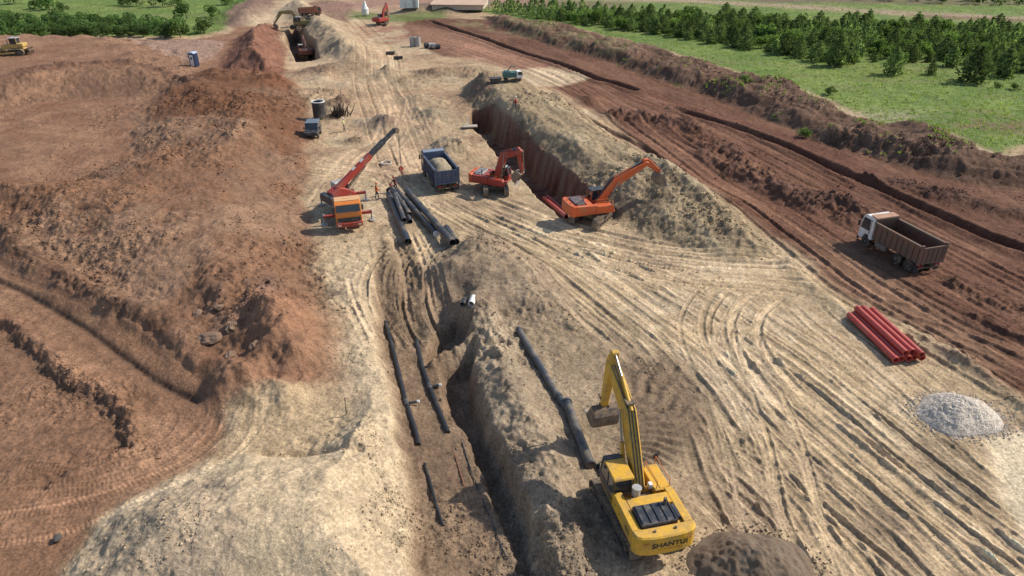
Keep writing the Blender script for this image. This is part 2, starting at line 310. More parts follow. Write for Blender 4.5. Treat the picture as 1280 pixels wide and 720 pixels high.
# --- grassland
P_gr = GS([(585, 12), (640, 22), (720, 36), (800, 55), (872, 73), (932, 93), (988, 104), (1048, 132), (1096, 152), (1150, 158), (1205, 174), (1238, 192), (1300, 180), (1700, 240), (2600, 200)])
P_gr = P_gr+[(1500, 2600), (-300, 2600), (-60, 300)]
s = sdpoly(P_gr, 1.3, 60); M_gr = sstep(-.8, 1.6, s)
P_gl = GS([(-900, 40), (60, 46), (245, 46), (280, 38), (300, 14)])+[(-85, 330), (-300, 2600), (-2600, 2600)]
s = sdpoly(P_gl, 1.3, 60); M_gl = sstep(-.8, 2.0, s)
M_back = sstep(236, 262, Y+2*WY)
M_grass = np.maximum(np.maximum(M_gr, M_gl), M_back)
paint(M_grass, (.132, .188, .052)); paint(M_grass*sstep(-.1, .4, N2+N1), (.185, .232, .066), .7); paint(M_grass*sstep(.1, .5, fbm(X, Y*2.2, 10, 4, 121)), (.20, .195, .08), .7)
paint(M_grass*sstep(.0, .5, N3-.3*N2), (.095, .145, .038), .6); rough(M_grass, .3)
for x, y, w, c in [(1125, 148, 4, (.27, .24, .16)), (1255, 157, 5, (.17, .10, .07)), (1215, 158, 3, (.19, .13, .085)), (770, 56, 5, (.24, .18, .10)), (1100, 92, 7, (.15, .18, .045))]:
    c0 = G(x, y); d2 = ((X+WX-c0[0])/1.6)**2+((Y+WY-c0[1]))**2; paint(np.exp(-d2/w**2)*sstep(-.4, .3, N2), c, .8)
for pts, w, c in [([(700, -2), (830, 0), (960, 6), (1100, 15), (1280, 23), (1600, 40)], 6, (.36, .25, .19)), ([(1150, 20), (1280, 26), (1500, 40)], 4, (.19, .11, .085)),
                  ([(960, 0), (1100, 2), (1280, 4)], 6, (.16, .105, .085)), ([(640, 4), (760, 6)], 8, (.19, .13, .10)), ([(440, 6), (520, 2), (640, 4)], 12, (.29, .165, .13))]:
    D, S, L, run = line(GS(pts), 30, 1.2, 8); paint(np.exp(-(D/w)**2)*sstep(-.5, .1, N2+.3), c, .85)
s = sdpoly(GS([(436, 14), (500, 18), (560, 14), (560, 22), (500, 28), (440, 24)]), 1); paint(sstep(-2, 2, s), (.11, .15, .045), .8)
D, S, L, run = line(GS([(516, 15), (540, 12), (560, 14)]), 10, .5); H += 2.0*np.exp(-(D/3.2)**2); paint(np.exp(-(D/4)**2), (.085, .065, .06), .9)
paint(sstep(-.2, .3, N2+.3*N1)*sstep(0, 4, sdpoly(GS([(560, 18), (700, 40), (800, 66), (780, 84), (660, 52), (560, 32)]), 1)), (.19, .17, .085), .6)

# ------------------------------------------------------------------ wheel tracks
RUT = np.zeros_like(H); C0L = COLR.copy(); fine0 = fbm(X, Y, .4, 2, 143, .6)
def offset(P, o):
    T = np.gradient(P, axis=0); T /= np.linalg.norm(T, axis=1)[:, None]+1e-9
    return P+np.stack([-T[:, 1], T[:, 0]], 1)*o[:, None]
def rutpair(pts, gauge, wid, dep, tread=0.0, dark=.25, shift=0, wob=.6, lug=.38):
    P = catmull(pts, 1.6); n = len(P)
    k = random.random()*9
    tone = random.choice([.78, .95, 1.15, 1.32, 1.45, 1.5]); dep *= 1.15; o = shift+wob*np.sin(np.linspace(0, 3.0+random.random()*2, n)+k)
    for sd in (-.5, .5):
        Q = offset(P, o+sd*gauge)
        D, S, L, run = line(Q, 1.1, .05, 1.6)
        q = D < 1.1
        d = D[q]; l = L[q]
        fade = sstep(0, 3, l)*sstep(run, run-3, l)*np.clip(.85+.35*np.sin(l*.16+k)+.15*np.sin(l*.5+2*k), .5, 1.15)*(1-M_turn[q])
        w = np.exp(-(d/(wid*.5))**6)*fade
        brk = np.clip(.8+.3*N3[q]+.35*fine0[q], .2, 1.6)
        RUT[q] = (RUT[q]*(1-w)-dep*w).astype(np.float32)
        RUT[q] += (.55*dep*fade*brk*np.exp(-((d-wid*.74)/(wid*.20))**2)).astype(np.float32)
        if tread: RUT[q] += (tread*np.sin(l*2*math.pi/lug+S[q]*d*5)*np.exp(-(d/(wid*.6))**4)*fade*.65).astype(np.float32)
        else: RUT[q] += (.008*np.sin(d*2*math.pi/.11)*w).astype(np.float32)
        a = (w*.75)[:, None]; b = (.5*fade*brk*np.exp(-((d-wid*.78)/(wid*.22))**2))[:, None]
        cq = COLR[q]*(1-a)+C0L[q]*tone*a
        rut_shade = (np.exp(-((d-wid*.5)/(wid*.10))**2)*fade*dark)[:, None]  # shade of the steep rut sides put into the soil colour
        COLR[q] = (cq*(1-b)+cq*1.3*b)*(1-.55*rut_shade)
        ROUGH[q] *= (1-.7*w)
for pts, Rd_, am in [([(556, 246), (620, 277), (690, 318), (740, 362), (820, 420), (890, 482), (960, 562), (1055, 712), (1085, 770)], 4.5, .9), ([(600, 258), (720, 312), (840, 372), (940, 440), (1040, 520), (1160, 620), (1310, 760)], 5.5, 1.0),
                     ([(985, 365), (1040, 420), (1120, 490), (1230, 590), (1400, 740)], 5.0, .8), ([(640, 290), (760, 320), (880, 340), (1000, 352), (1060, 372)], 4.0, .8), ([(540, 48), (700, 100), (880, 220), (1080, 350), (1320, 490)], 7.0, .7),
                     ([(556, 246), (520, 195), (495, 140), (475, 70), (430, 20)], 6.0, .6)]:
    D, S, L, run = line(GS(pts), Rd_, .25, 1.5); q = D < Rd_
    v = (S*D)[q]; l = L[q]; fd = sstep(Rd_, Rd_*.5, D[q])*sstep(0, 6, l)*am*(1-M_turn[q])
    t = fbm(v*1.0+40, l*.05, .75, 3, 201, .65); t2 = fbm(v+9, l*.10, 2.4, 2, 203)
    H[q] += (.035*t*fd+.03*t2*fd).astype(np.float32)
    k = (fd*sstep(.0, .3, t+.35*t2))[:, None]*.7; cq = COLR[q]; cq = cq*(1-k)+cq*np.array([1.38, 1.38, 1.38])*k
    k = (fd*sstep(.05, .32, -t+.4*t2))[:, None]*.7; COLR[q] = cq*(1-k)+cq*np.array([.60, .57, .55])*k; ROUGH[q] *= 1-.5*fd
bund = [
    ([(556, 246), (620, 277), (680, 316), (740, 360), (820, 420), (890, 482), (960, 562), (1050, 705), (1085, 770)], [-2.4, -1.2, -.2, .9, 2.0], .15),
    ([(590, 258), (690, 303), (790, 370), (880, 438), (960, 503), (1030, 562), (1160, 662), (1300, 775)], [-2.6, -1.4, -.2, 1.0, 2.4], .14),
    ([(770, 392), (840, 455), (885, 520), (910, 590), (965, 700), (985, 760)], [-1.0, .5], .12), ([(800, 405), (880, 490), (930, 570), (985, 680), (1010, 750)], [-.5, .9], .12),
    ([(620, 262), (740, 318), (850, 368), (960, 436), (1080, 526), (1200, 618), (1380, 750)], [-2.4, -.6, 1.4, 2.6], .15),
    ([(985, 372), (1010, 400), (1070, 450), (1150, 520), (1260, 620), (1400, 740)], [-2.0, .4, 2.2], .14),
    ([(940, 345), (895, 375), (885, 420), (930, 490), (1010, 570), (1120, 670), (1220, 780)], [-1.5, 0.6, 2.0], .12),
    ([(960, 380), (920, 400), (905, 440), (950, 520), (1040, 610)], [0, 1.4], .10),
    ([(640, 285), (760, 318), (880, 338), (985, 345), (1040, 360)], [-2.5, -1, .7, 2.2], .12),
    ([(870, 580), (905, 600), (960, 650), (1030, 740)], [-1.5, .5], .14), ([(900, 470), (935, 570), (950, 640), (990, 720)], [-.5, 1.5], .10),
    ([(556, 246), (530, 215), (510, 175), (495, 140), (478, 100), (470, 60), (430, 20)], [-3, -1, 1, 3.2], .12),
    ([(400, 260), (440, 200), (480, 175), (500, 130), (470, 90)], [-2, 0.5], .10), ([(540, 250), (480, 215), (420, 210), (380, 205)], [-1, 1.2], .08),
    ([(440, 340), (470, 400), (490, 440)], [-1.2, .6], .16), ([(540, 300), (500, 330), (500, 380), (530, 430)], [-1.5, .8], .2), ([(480, 290), (500, 340), (520, 400)], [-.9, 1.3], .2),
]
for pts, offs, dp in bund:
    W = GS(pts)
    for o in list(offs)+[o_+.55+random.uniform(-.3, .3) for o_ in offs if random.random() < .75]:
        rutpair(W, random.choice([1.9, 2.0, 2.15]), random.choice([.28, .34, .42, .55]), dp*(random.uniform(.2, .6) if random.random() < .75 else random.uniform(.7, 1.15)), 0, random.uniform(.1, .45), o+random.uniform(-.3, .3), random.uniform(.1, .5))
for pts, offs, dp in [([(540, 48), (640, 78), (700, 100), (790, 160), (880, 225), (980, 290), (1080, 360), (1200, 430), (1320, 500)], [-3, -1, 1, 3], .10),
                      ([(560, 40), (700, 92), (830, 150), (950, 210), (1080, 275), (1200, 340), (1320, 410)], [-2.5, 0, 2.5], .10),
                      ([(800, 115), (900, 155), (1050, 225), (1200, 300), (1350, 380)], [-1, 1.5], .08), ([(1060, 380), (1150, 400), (1300, 470)], [-1, 1], .14),
                      ([(1120, 345), (1200, 380), (1320, 440)], [-1, 1.5], .14)]:
    W = GS(pts)
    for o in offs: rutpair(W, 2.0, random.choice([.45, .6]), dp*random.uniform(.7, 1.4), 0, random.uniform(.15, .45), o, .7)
for pts, offs in [([(-60, 640), (60, 628), (150, 600), (235, 560), (275, 510), (262, 470)], [-1.6, .2, 2.0]), ([(-60, 590), (80, 588), (170, 580)], [0]), ([(-40, 330), (100, 395), (200, 460), (260, 520), (200, 590)], [1.5]),
                  ([(-60, 150), (60, 155), (150, 165)], [-2, 1]), ([(0, 70), (80, 66), (170, 62)], [-1.5, 1.5])]:
    W = GS(pts)
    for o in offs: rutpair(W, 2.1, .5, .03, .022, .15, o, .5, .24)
H += RUT
# ------------------------------------------------------------------ lumps
RV = .30+.95*sstep(-.35, .4, fbm(X, Y, 5, 3, 191)); ROUGH *= RV*(1-M_grass)+M_grass
span = np.maximum((X[:, 1:2]*0+np.gradient(Yr)[:, None]), .03)
cl = 1-np.abs(fbm(X, Y, 1.5, 3, 131, .6))*2.2                      # billowed clods
fine = fbm(X, Y, .38, 2, 141, .6)
fk = np.clip(.5/span, .35, 1.0)
H += ROUGH*(.22*N2+.20*N3+.15*(cl-.5))+ROUGH*.08*fbm(X, Y, .75, 2, 171, .7)
H += (.045+.13*ROUGH)*fine*fk
v = fbm(X, Y, .55, 2, 151); COLR *= (1+.22*N3+.20*v*(.5+ROUGH)+.14*N2)[..., None]
v2 = sstep(.22, .6, fbm(X, Y, .45, 2, 161))*sstep(.3, .9, ROUGH)*(1-M_grass)
COLR *= (1-.22*v2)[..., None]
COLR[:] = np.clip(COLR, .012, .75)

def ground(x, y):
    i = int(np.clip(np.searchsorted(Yr, y)-1, 0, NR-2)); ty = (y-Yr[i])/(Yr[i+1]-Yr[i])
    def row(k):
        u = x/(Yr[k]+C0); j = int(np.clip(np.searchsorted(us, u)-1, 0, NC-2)); t = (u-us[j])/(us[j+1]-us[j])
        return H[k, j]*(1-t)+H[k, j+1]*t
    return float(row(i)*(1-ty)+row(i+1)*ty)
def hit(px, py, lift=0.0):
    """where the sight line through a spot of the photo meets the terrain"""
    d = ray(px, py); t = 15.0; last = t
    while t < 900:
        x, y, z = d[0]*t, d[1]*t, EYE+d[2]*t
        if y > Yr[0] and z-lift < ground(x, y): break
        last = t; t *= 1.01
    for _ in range(14):
        m = .5*(t+last)
        if EYE+d[2]*m-lift < ground(d[0]*m, d[1]*m): t = m
        else: last = m
    return Vector((d[0]*t, d[1]*t, ground(d[0]*t, d[1]*t)))
# ------------------------------------------------------------------ materials
def nodes_of(name):
    m = bpy.data.materials.new(name); m.use_nodes = True
    nt = m.node_tree; b = nt.nodes['Principled BSDF']
    return m, nt, b
def N(nt, typ, **kw):
    n = nt.nodes.new(typ)
    for k, v in kw.items():
        if k in ('ins',):
            for a, c in v.items(): n.inputs[a].default_value = c
        else: setattr(n, k, v)
    return n
def mixrgb(nt, blend, fac, a, b):
    n = nt.nodes.new('ShaderNodeMix'); n.data_type = 'RGBA'; n.blend_type = blend
    for sock, v in ((n.inputs[0], fac), (n.inputs[6], a), (n.inputs[7], b)):
        if hasattr(v, 'is_linked'): nt.links.new(v, sock)
        elif isinstance(v, (int, float)): sock.default_value = v
        else: sock.default_value = (*v, 1) if len(v) == 3 else v
    return n.outputs[2]
def ramp(nt, src, a, b, lo=0., hi=1.):
    n = nt.nodes.new('ShaderNodeMapRange'); n.inputs[1].default_value = a; n.inputs[2].default_value = b
    n.inputs[3].default_value = lo; n.inputs[4].default_value = hi
    nt.links.new(src, n.inputs[0]); return n.outputs[0]
def soil_material(name, bump=.5):
    m, nt, b = nodes_of(name)
    at = N(nt, 'ShaderNodeAttribute', attribute_name='soil')
    geo = N(nt, 'ShaderNodeNewGeometry')
    n1 = N(nt, 'ShaderNodeTexNoise', ins={'Scale': 5.5, 'Detail': 8.0, 'Roughness': .68}); nt.links.new(geo.outputs['Position'], n1.inputs['Vector'])
    n2 = N(nt, 'ShaderNodeTexNoise', ins={'Scale': 1.3, 'Detail': 5.0, 'Roughness': .6}); nt.links.new(geo.outputs['Position'], n2.inputs['Vector'])
    k = ramp(nt, n1.outputs['Fac'], .28, .72, .52, 1.46); k2 = ramp(nt, n2.outputs['Fac'], .3, .7, .88, 1.12)
    c = mixrgb(nt, 'MULTIPLY', 1.0, at.outputs['Color'], k); c = mixrgb(nt, 'MULTIPLY', 1.0, c, k2)
    n3 = N(nt, 'ShaderNodeTexNoise', ins={'Scale': 17.0, 'Detail': 4.0, 'Roughness': .7}); nt.links.new(geo.outputs['Position'], n3.inputs['Vector']); c = mixrgb(nt, 'MULTIPLY', 1.0, c, ramp(nt, n3.outputs['Fac'], .3, .7, .66, 1.36))
    nt.links.new(c, b.inputs['Base Color']); b.inputs['Roughness'].default_value = .95; b.inputs['Specular IOR Level'].default_value = .12
    bp = N(nt, 'ShaderNodeBump', ins={'Strength': min(1, bump*1.5), 'Distance': .13}); nt.links.new(n1.outputs['Fac'], bp.inputs['Height']); nt.links.new(bp.outputs['Normal'], b.inputs['Normal'])
    return m
MATS = {}
def mat(name, col, rough=.55, metal=0.0, dirt=None, amount=.5, scale=2.0, coat=0.0, spec=.5, bump=0.0, bscale=9.0):
    """painted or bare surface with a mottled tone and patches of dried mud"""
    if name in MATS: return MATS[name]
    m, nt, b = nodes_of(name)
    tc = N(nt, 'ShaderNodeTexCoord')
    n1 = N(nt, 'ShaderNodeTexNoise', ins={'Scale': scale, 'Detail': 7.0, 'Roughness': .65}); nt.links.new(tc.outputs['Object'], n1.inputs['Vector'])
    n2 = N(nt, 'ShaderNodeTexNoise', ins={'Scale': scale*5, 'Detail': 4.0, 'Roughness': .7}); nt.links.new(tc.outputs['Object'], n2.inputs['Vector'])
    c = mixrgb(nt, 'MULTIPLY', 1.0, col, ramp(nt, n2.outputs['Fac'], .3, .7, .82, 1.12))
    if dirt:
        f = ramp(nt, n1.outputs['Fac'], .62-.35*amount, .78-.2*amount, 0, min(1, .35+amount))
        c = mixrgb(nt, 'MIX', f, c, dirt)
        nt.links.new(ramp(nt, f, 0, 1, rough, .9), b.inputs['Roughness'])
    else: b.inputs['Roughness'].default_value = rough
    nt.links.new(c, b.inputs['Base Color']); b.inputs['Metallic'].default_value = metal; b.inputs['Specular IOR Level'].default_value = spec
    if bump:
        n3 = N(nt, 'ShaderNodeTexNoise', ins={'Scale': bscale, 'Detail': 9.0, 'Roughness': .75}); nt.links.new(tc.outputs['Object'], n3.inputs['Vector']); bp = N(nt, 'ShaderNodeBump', ins={'Strength': 1.0, 'Distance': bump}); nt.links.new(n3.outputs['Fac'], bp.inputs['Height']); nt.links.new(bp.outputs['Normal'], b.inputs['Normal'])
    if coat: b.inputs['Coat Weight'].default_value = coat
    MATS[name] = m; return m
MUD = (.27, .19, .125)
def leaf_material(name, dark, light):
    m, nt, b = nodes_of(name)
    oi = N(nt, 'ShaderNodeObjectInfo'); geo = N(nt, 'ShaderNodeNewGeometry')
    n1 = N(nt, 'ShaderNodeTexNoise', ins={'Scale': 1.1, 'Detail': 3.0}); nt.links.new(geo.outputs['Position'], n1.inputs['Vector'])
    c = mixrgb(nt, 'MIX', ramp(nt, n1.outputs['Fac'], .35, .65), dark, light)
    c = mixrgb(nt, 'MULTIPLY', 1.0, c, ramp(nt, oi.outputs['Random'], 0, 1, .6, 1.45))
    c = mixrgb(nt, 'MULTIPLY', 1.0, c, ramp(nt, geo.outputs['Random Per Island'], 0, 1, .65, 1.35))
    nt.links.new(c, b.inputs['Base Color']); b.inputs['Roughness'].default_value = .75; b.inputs['Specular IOR Level'].default_value = .2
    tr = nt.nodes.new('ShaderNodeBsdfTranslucent'); nt.links.new(mixrgb(nt, 'MULTIPLY', 1.0, c, (1.25, 1.3, .7)), tr.inputs['Color']); mx = nt.nodes.new('ShaderNodeMixShader'); mx.inputs[0].default_value = .5
    nt.links.new(b.outputs[0], mx.inputs[1]); nt.links.new(tr.outputs[0], mx.inputs[2]); nt.links.new(mx.outputs[0], nt.nodes['Material Output'].inputs['Surface'])
    return m
def glass_material(name, col=(.03, .04, .05)):
    m, nt, b = nodes_of(name)
    tc = N(nt, 'ShaderNodeTexCoord'); n1 = N(nt, 'ShaderNodeTexNoise', ins={'Scale': 3.0, 'Detail': 4.0}); nt.links.new(tc.outputs['Object'], n1.inputs['Vector'])
    c = mixrgb(nt, 'MIX', ramp(nt, n1.outputs['Fac'], .5, .8, 0, .35), col, (.2, .16, .12))
    nt.links.new(c, b.inputs['Base Color']); b.inputs['Roughness'].default_value = .12
    return m
# ------------------------------------------------------------------ mesh helpers
def fast_mesh(name, verts, faces, k):
    me = bpy.data.meshes.new(name); nv = len(verts); nf = len(faces)
    me.vertices.add(nv); me.vertices.foreach_set('co', np.ascontiguousarray(verts, np.float32).ravel())
    me.loops.add(nf*k); me.loops.foreach_set('vertex_index', np.ascontiguousarray(faces, np.int32).ravel())
    me.polygons.add(nf); me.polygons.foreach_set('loop_start', np.arange(0, nf*k, k, dtype=np.int32))
    me.update(calc_edges=True); return me
def set_soil(me, cols):
    a = me.color_attributes.new('soil', 'FLOAT_COLOR', 'POINT')
    c = np.ones((len(cols), 4), np.float32); c[:, :3] = cols; a.data.foreach_set('color', c.ravel())
def link(name, me, m=None, parent=None):
    o = bpy.data.objects.new(name, me); COL.objects.link(o)
    if m: me.materials.append(m)
    if parent: o.parent = parent
    return o
def tag(o, label=None, cat=None, group=None, kind=None):
    if label: o['label'] = label
    if cat: o['category'] = cat
    if group: o['group'] = group
    if kind: o['kind'] = kind
    return o
def thing(name, label, cat, loc=(0, 0, 0), rz=0.0, group=None, scale=1.0):
    o = bpy.data.objects.new(name, None); COL.objects.link(o); o.location = loc; o.rotation_euler = (0, 0, rz); o.scale = (scale,)*3
    o.empty_display_size = .3
    return tag(o, label, cat, group)
class MB:
    def __init__(s, M=None): s.v = []; s.f = []; s.M = M or Matrix()
    def add(s, vs, fs):
        n = len(s.v); s.v += [s.M @ Vector(v) for v in vs]; s.f += [tuple(i+n for i in f) for f in fs]
    def box(s, x0, x1, y0, y1, z0, z1):
        s.add([(x0, y0, z0), (x1, y0, z0), (x1, y1, z0), (x0, y1, z0), (x0, y0, z1), (x1, y0, z1), (x1, y1, z1), (x0, y1, z1)],
              [(0, 3, 2, 1), (4, 5, 6, 7), (0, 1, 5, 4), (1, 2, 6, 5), (2, 3, 7, 6), (3, 0, 4, 7)]); return s
    def hexa(s, pts):
        s.add(pts, [(0, 3, 2, 1), (4, 5, 6, 7), (0, 1, 5, 4), (1, 2, 6, 5), (2, 3, 7, 6), (3, 0, 4, 7)]); return s
    def prism(s, prof, a, b, axis='x'):
        f = {'x': lambda p, t: (t, p[0], p[1]), 'z': lambda p, t: (p[0], p[1], t), 'y': lambda p, t: (p[0], t, p[1])}[axis]
        n = len(prof)
        s.add([f(p, a) for p in prof]+[f(p, b) for p in prof], [tuple(range(n-1, -1, -1)), tuple(range(n, 2*n))]+[(i, (i+1) % n, n+(i+1) % n, n+i) for i in range(n)]); return s
    def tube(s, pts, r, n=10, cap=True, hollow=0.0):
        pts = [Vector(p) for p in pts]; rs = r if isinstance(r, (list, tuple)) else [r]*len(pts)
        vs = []; fs = []; u = None
        for i, p in enumerate(pts):
            t = (pts[min(i+1, len(pts)-1)]-pts[max(i-1, 0)]).normalized()
            if u is None: u = t.orthogonal().normalized()
            u = (u-t*u.dot(t)).normalized(); w = t.cross(u)
            for k in range(n):
                a = 2*math.pi*k/n; vs.append(p+(u*math.cos(a)+w*math.sin(a))*rs[i])
        for i in range(len(pts)-1):
            for k in range(n): fs.append((i*n+k, i*n+(k+1) % n, (i+1)*n+(k+1) % n, (i+1)*n+k))
        if cap and not hollow: fs += [tuple(range(n-1, -1, -1)), tuple(range((len(pts)-1)*n, len(pts)*n))]
        s.add(vs, fs)
        if hollow:                        # open pipe: an inner skin and the two ring ends
            m0 = len(s.v)-len(vs); c = []
            for i, p in enumerate(pts):
                for k in range(n): c.append(p+(vs[i*n+k]-p)*hollow)
            s.add(c, [tuple(reversed(f)) for f in fs]); m1 = m0+len(vs)
            for k in range(n):
                k2 = (k+1) % n; L = (len(pts)-1)*n
                s.f += [(m0+k2, m0+k, m1+k, m1+k2), (m0+L+k, m0+L+k2, m1+L+k2, m1+L+k)]
        return s
    def cyl(s, p0, p1, r0, r1=None, n=14): return s.tube([p0, p1], [r0, r0 if r1 is None else r1], n)
    def lathe(s, prof, c, axis=(1, 0, 0), n=20):
        """prof: (along axis, radius)"""
        ax = Vector(axis).normalized(); c = Vector(c)
        return s.tube_rings([(c+ax*a, r) for a, r in prof], ax, n)
    def tube_rings(s, rings, ax, n):
        u = ax.orthogonal().normalized(); w = ax.cross(u); vs = []; fs = []
        for p, r in rings:
            for k in range(n): a = 2*math.pi*k/n; vs.append(p+(u*math.cos(a)+w*math.sin(a))*max(r, .001))
        for i in range(len(rings)-1):
            for k in range(n): fs.append((i*n+k, i*n+(k+1) % n, (i+1)*n+(k+1) % n, (i+1)*n+k))
        fs += [tuple(range(n-1, -1, -1)), tuple(range((len(rings)-1)*n, len(rings)*n))]
        s.add(vs, fs); return s
    def build(s, name, m, parent=None, bev=0.0, smooth=False):
        me = bpy.data.meshes.new(name); me.from_pydata([tuple(v) for v in s.v], [], s.f)
        bm = bmesh.new(); bm.from_mesh(me); bmesh.ops.recalc_face_normals(bm, faces=bm.faces)
        if bev:
            es = [e for e in bm.edges if len(e.link_faces) == 2 and e.calc_face_angle(0) > .6]
            bmesh.ops.bevel(bm, geom=es, offset=bev, segments=1, affect='EDGES', clamp_overlap=True)
        bm.to_mesh(me); bm.free()
        if smooth:
            me.polygons.foreach_set('use_smooth', [True]*len(me.polygons)); me.set_sharp_from_angle(angle=R(38))
        return link(name, me, m, parent)
# ------------------------------------------------------------------ ground
idx = np.arange(NR*NC).reshape(NR, NC)
quads = np.stack([idx[:-1, :-1], idx[:-1, 1:], idx[1:, 1:], idx[1:, :-1]], -1).reshape(-1, 4)
me = fast_mesh('ground', np.stack([X, Y, H], -1).reshape(-1, 3), quads, 4)
me.polygons.foreach_set('use_smooth', np.ones(len(quads), bool))
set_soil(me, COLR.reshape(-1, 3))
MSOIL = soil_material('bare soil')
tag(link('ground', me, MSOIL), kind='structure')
# ------------------------------------------------------------------ light
world = bpy.data.worlds.new('World'); scene.world = world; world.use_nodes = True
wn = world.node_tree; bg = wn.nodes['Background']
sky = wn.nodes.new('ShaderNodeTexSky'); sky.sky_type = 'NISHITA'; sky.sun_disc = False
SUN_EL = R(41.0); SUN_AZ = math.atan2(.953, .304)
sky.sun_elevation = SUN_EL; sky.sun_rotation = SUN_AZ
wn.links.new(sky.outputs['Color'], bg.inputs['Color']); bg.inputs['Strength'].default_value = .13
sd = bpy.data.lights.new('sun', 'SUN'); sd.energy = 4.2; sd.angle = R(.6); sd.color = (1, .93, .81)
so = bpy.data.objects.new('sun', sd); COL.objects.link(so)
dv = Vector((-math.sin(SUN_AZ)*math.cos(SUN_EL), -math.cos(SUN_AZ)*math.cos(SUN_EL), -math.sin(SUN_EL)))
so.rotation_euler = dv.to_track_quat('-Z', 'Y').to_euler(); so.location = (60, 30, 80)
cam = bpy.data.cameras.new('camera'); cam.sensor_width = 36; cam.lens = FOC/1280*36; cam.clip_end = 6000; cam.clip_start = .5
co = bpy.data.objects.new('camera', cam); COL.objects.link(co); co.location = (0, 0, EYE); co.rotation_euler = (math.pi/2-TILT, 0, 0)
scene.camera = co
vs_ = scene.view_settings; vs_.view_transform = 'Standard'; vs_.look = 'None'; vs_.exposure = .27; vs_.gamma = 1; vs_.use_curve_mapping = False
# ------------------------------------------------------------------ machine parts
M_STEEL = mat('worn dark steel', (.055, .052, .05), .6, .3, MUD, .75, 3)
M_TRACK = mat('muddy track steel', (.10, .085, .07), .7, .2, (.30, .22, .15), .9, 2.5)
M_RUB = mat('tyre rubber', (.022, .021, .02), .85, 0, (.20, .14, .10), .55, 2.2)
M_GLASS = glass_material('dark cab glass')
M_CHROME = mat('piston steel', (.32, .32, .33), .42, .8)
M_BLACK = mat('black machine paint', (.028, .032, .042), .45, 0, (.20, .17, .14), .35, 2.5)
M_GREYP = mat('light grey metal', (.42, .41, .40), .5, .2, MUD, .4, 3)
M_WHITE = mat('dusty white paint', (.74, .73, .70), .45, 0, (.42, .34, .26), .4, 1.4)
M_DECAL = mat('black lettering', (.02, .02, .02), .5)
M_LAMP = mat('lamp lens', (.6, .5, .4), .2)
M_TAIL = mat('red tail lens', (.35, .02, .015), .25)
def letters(body, size, name, m, parent, M):
    c = bpy.data.curves.new(name, 'FONT'); c.body = body; c.size = size; c.align_x = 'CENTER'; c.align_y = 'CENTER'; c.extrude = .006; c.offset = .008
    t = bpy.data.objects.new(name, c); COL.objects.link(t)
    me = bpy.data.meshes.new_from_object(t.evaluated_get(bpy.context.evaluated_depsgraph_get())); bpy.data.objects.remove(t)
    me.transform(M); o = link(name, me, m, parent); return o
def off2(pl, d):
    """offset of an open 2-D line"""
    out = []
    for i, p in enumerate(pl):
        a = Vector(pl[max(i-1, 0)]); b = Vector(pl[min(i+1, len(pl)-1)]); t = (b-a).normalized(); out.append((p[0]-t.y*d, p[1]+t.x*d))
    return out
def crawler(root, M, L, gauge, shoe, ht, mt=None, n=46, frame_mat=None):
    """two crawler tracks with ribbed shoes, side frames, rollers and sprocket"""
    r = ht/2; a = L/2-r; per = 4*a+2*math.pi*r
    def at(s):
        s %= per
        if s < 2*a: return (-a+s, 2*r), (1, 0)
        s -= 2*a
        if s < math.pi*r: t = math.pi/2-s/r; return (a+r*math.cos(t), r+r*math.sin(t)), (math.sin(t), -math.cos(t))
        s -= math.pi*r
        if s < 2*a: return (a-s, 0), (-1, 0)
        s -= 2*a; t = -math.pi/2-s/r; return (-a+r*math.cos(t), r+r*math.sin(t)), (math.sin(t), -math.cos(t))
    for sx in (-1, 1):
        cx = sx*gauge/2; mb = MB(M)
        for k in range(n):
            (y, z), (ty, tz) = at(per*(k+.5)/n); w = per/n*.46; ny, nz = -tz, ty
            def q(u, h): return (y+ty*u+ny*h, z+tz*u+nz*h)
            prof = [q(-w, -.05), q(w, -.05), q(w, 0), q(w*.1, 0), q(w*.05, .035), q(-w*.25, .035), q(-w*.3, 0), q(-w, 0)]
            mb.prism(prof, cx-shoe/2, cx+shoe/2)
        t = mb.build('track', mt or M_TRACK, root)
        f = MB(M); f.prism([(-a, r-.2), (a, r-.2), (a+.1, r), (a, r+.17), (-a, r+.17), (-a-.1, r)], cx-.2, cx+.2)
        for k in range(7): f.cyl((cx-shoe*.32, -a+2*a*(k+.5)/7, .17), (cx+shoe*.32, -a+2*a*(k+.5)/7, .17), .13, n=10)
        for k in (-.4, .4): f.cyl((cx-.2, a*k, ht-.16), (cx+.2, a*k, ht-.16), .09, n=8)
        for e in (-1, 1): f.cyl((cx-shoe*.28, e*a, r), (cx+shoe*.28, e*a, r), r*.74, n=14); f.cyl((cx-shoe*.5, e*a, r), (cx+shoe*.5, e*a, r), r*.3, n=10)
        f.build('track_frame', frame_mat or M_STEEL, t)
    c = MB(M); c.prism([(-1.0, .5), (1.0, .5), (.7, ht-.05), (-.7, ht-.05)], -gauge/2+.2, gauge/2-.2); c.cyl((0, 0, ht-.1), (0, 0, ht+.18), .68, n=20)
    c.build('undercarriage', M_STEEL, root, .03)
def ram(root, M, x, a, b, r, body, name='hydraulic_cylinder', frac=.58):
    a = Vector((x, a[0], a[1])); b = Vector((x, b[0], b[1])); c = a+(b-a)*frac
    mb = MB(M); mb.cyl(a, c, r, n=10); mb.cyl(c-(b-a).normalized()*.1, c, r*1.15, n=10); o = mb.build(name, body, root, smooth=True)
    p = MB(M); p.cyl(c, b, r*.5, n=8); p.build('piston_rod', M_CHROME, o, smooth=True); return o
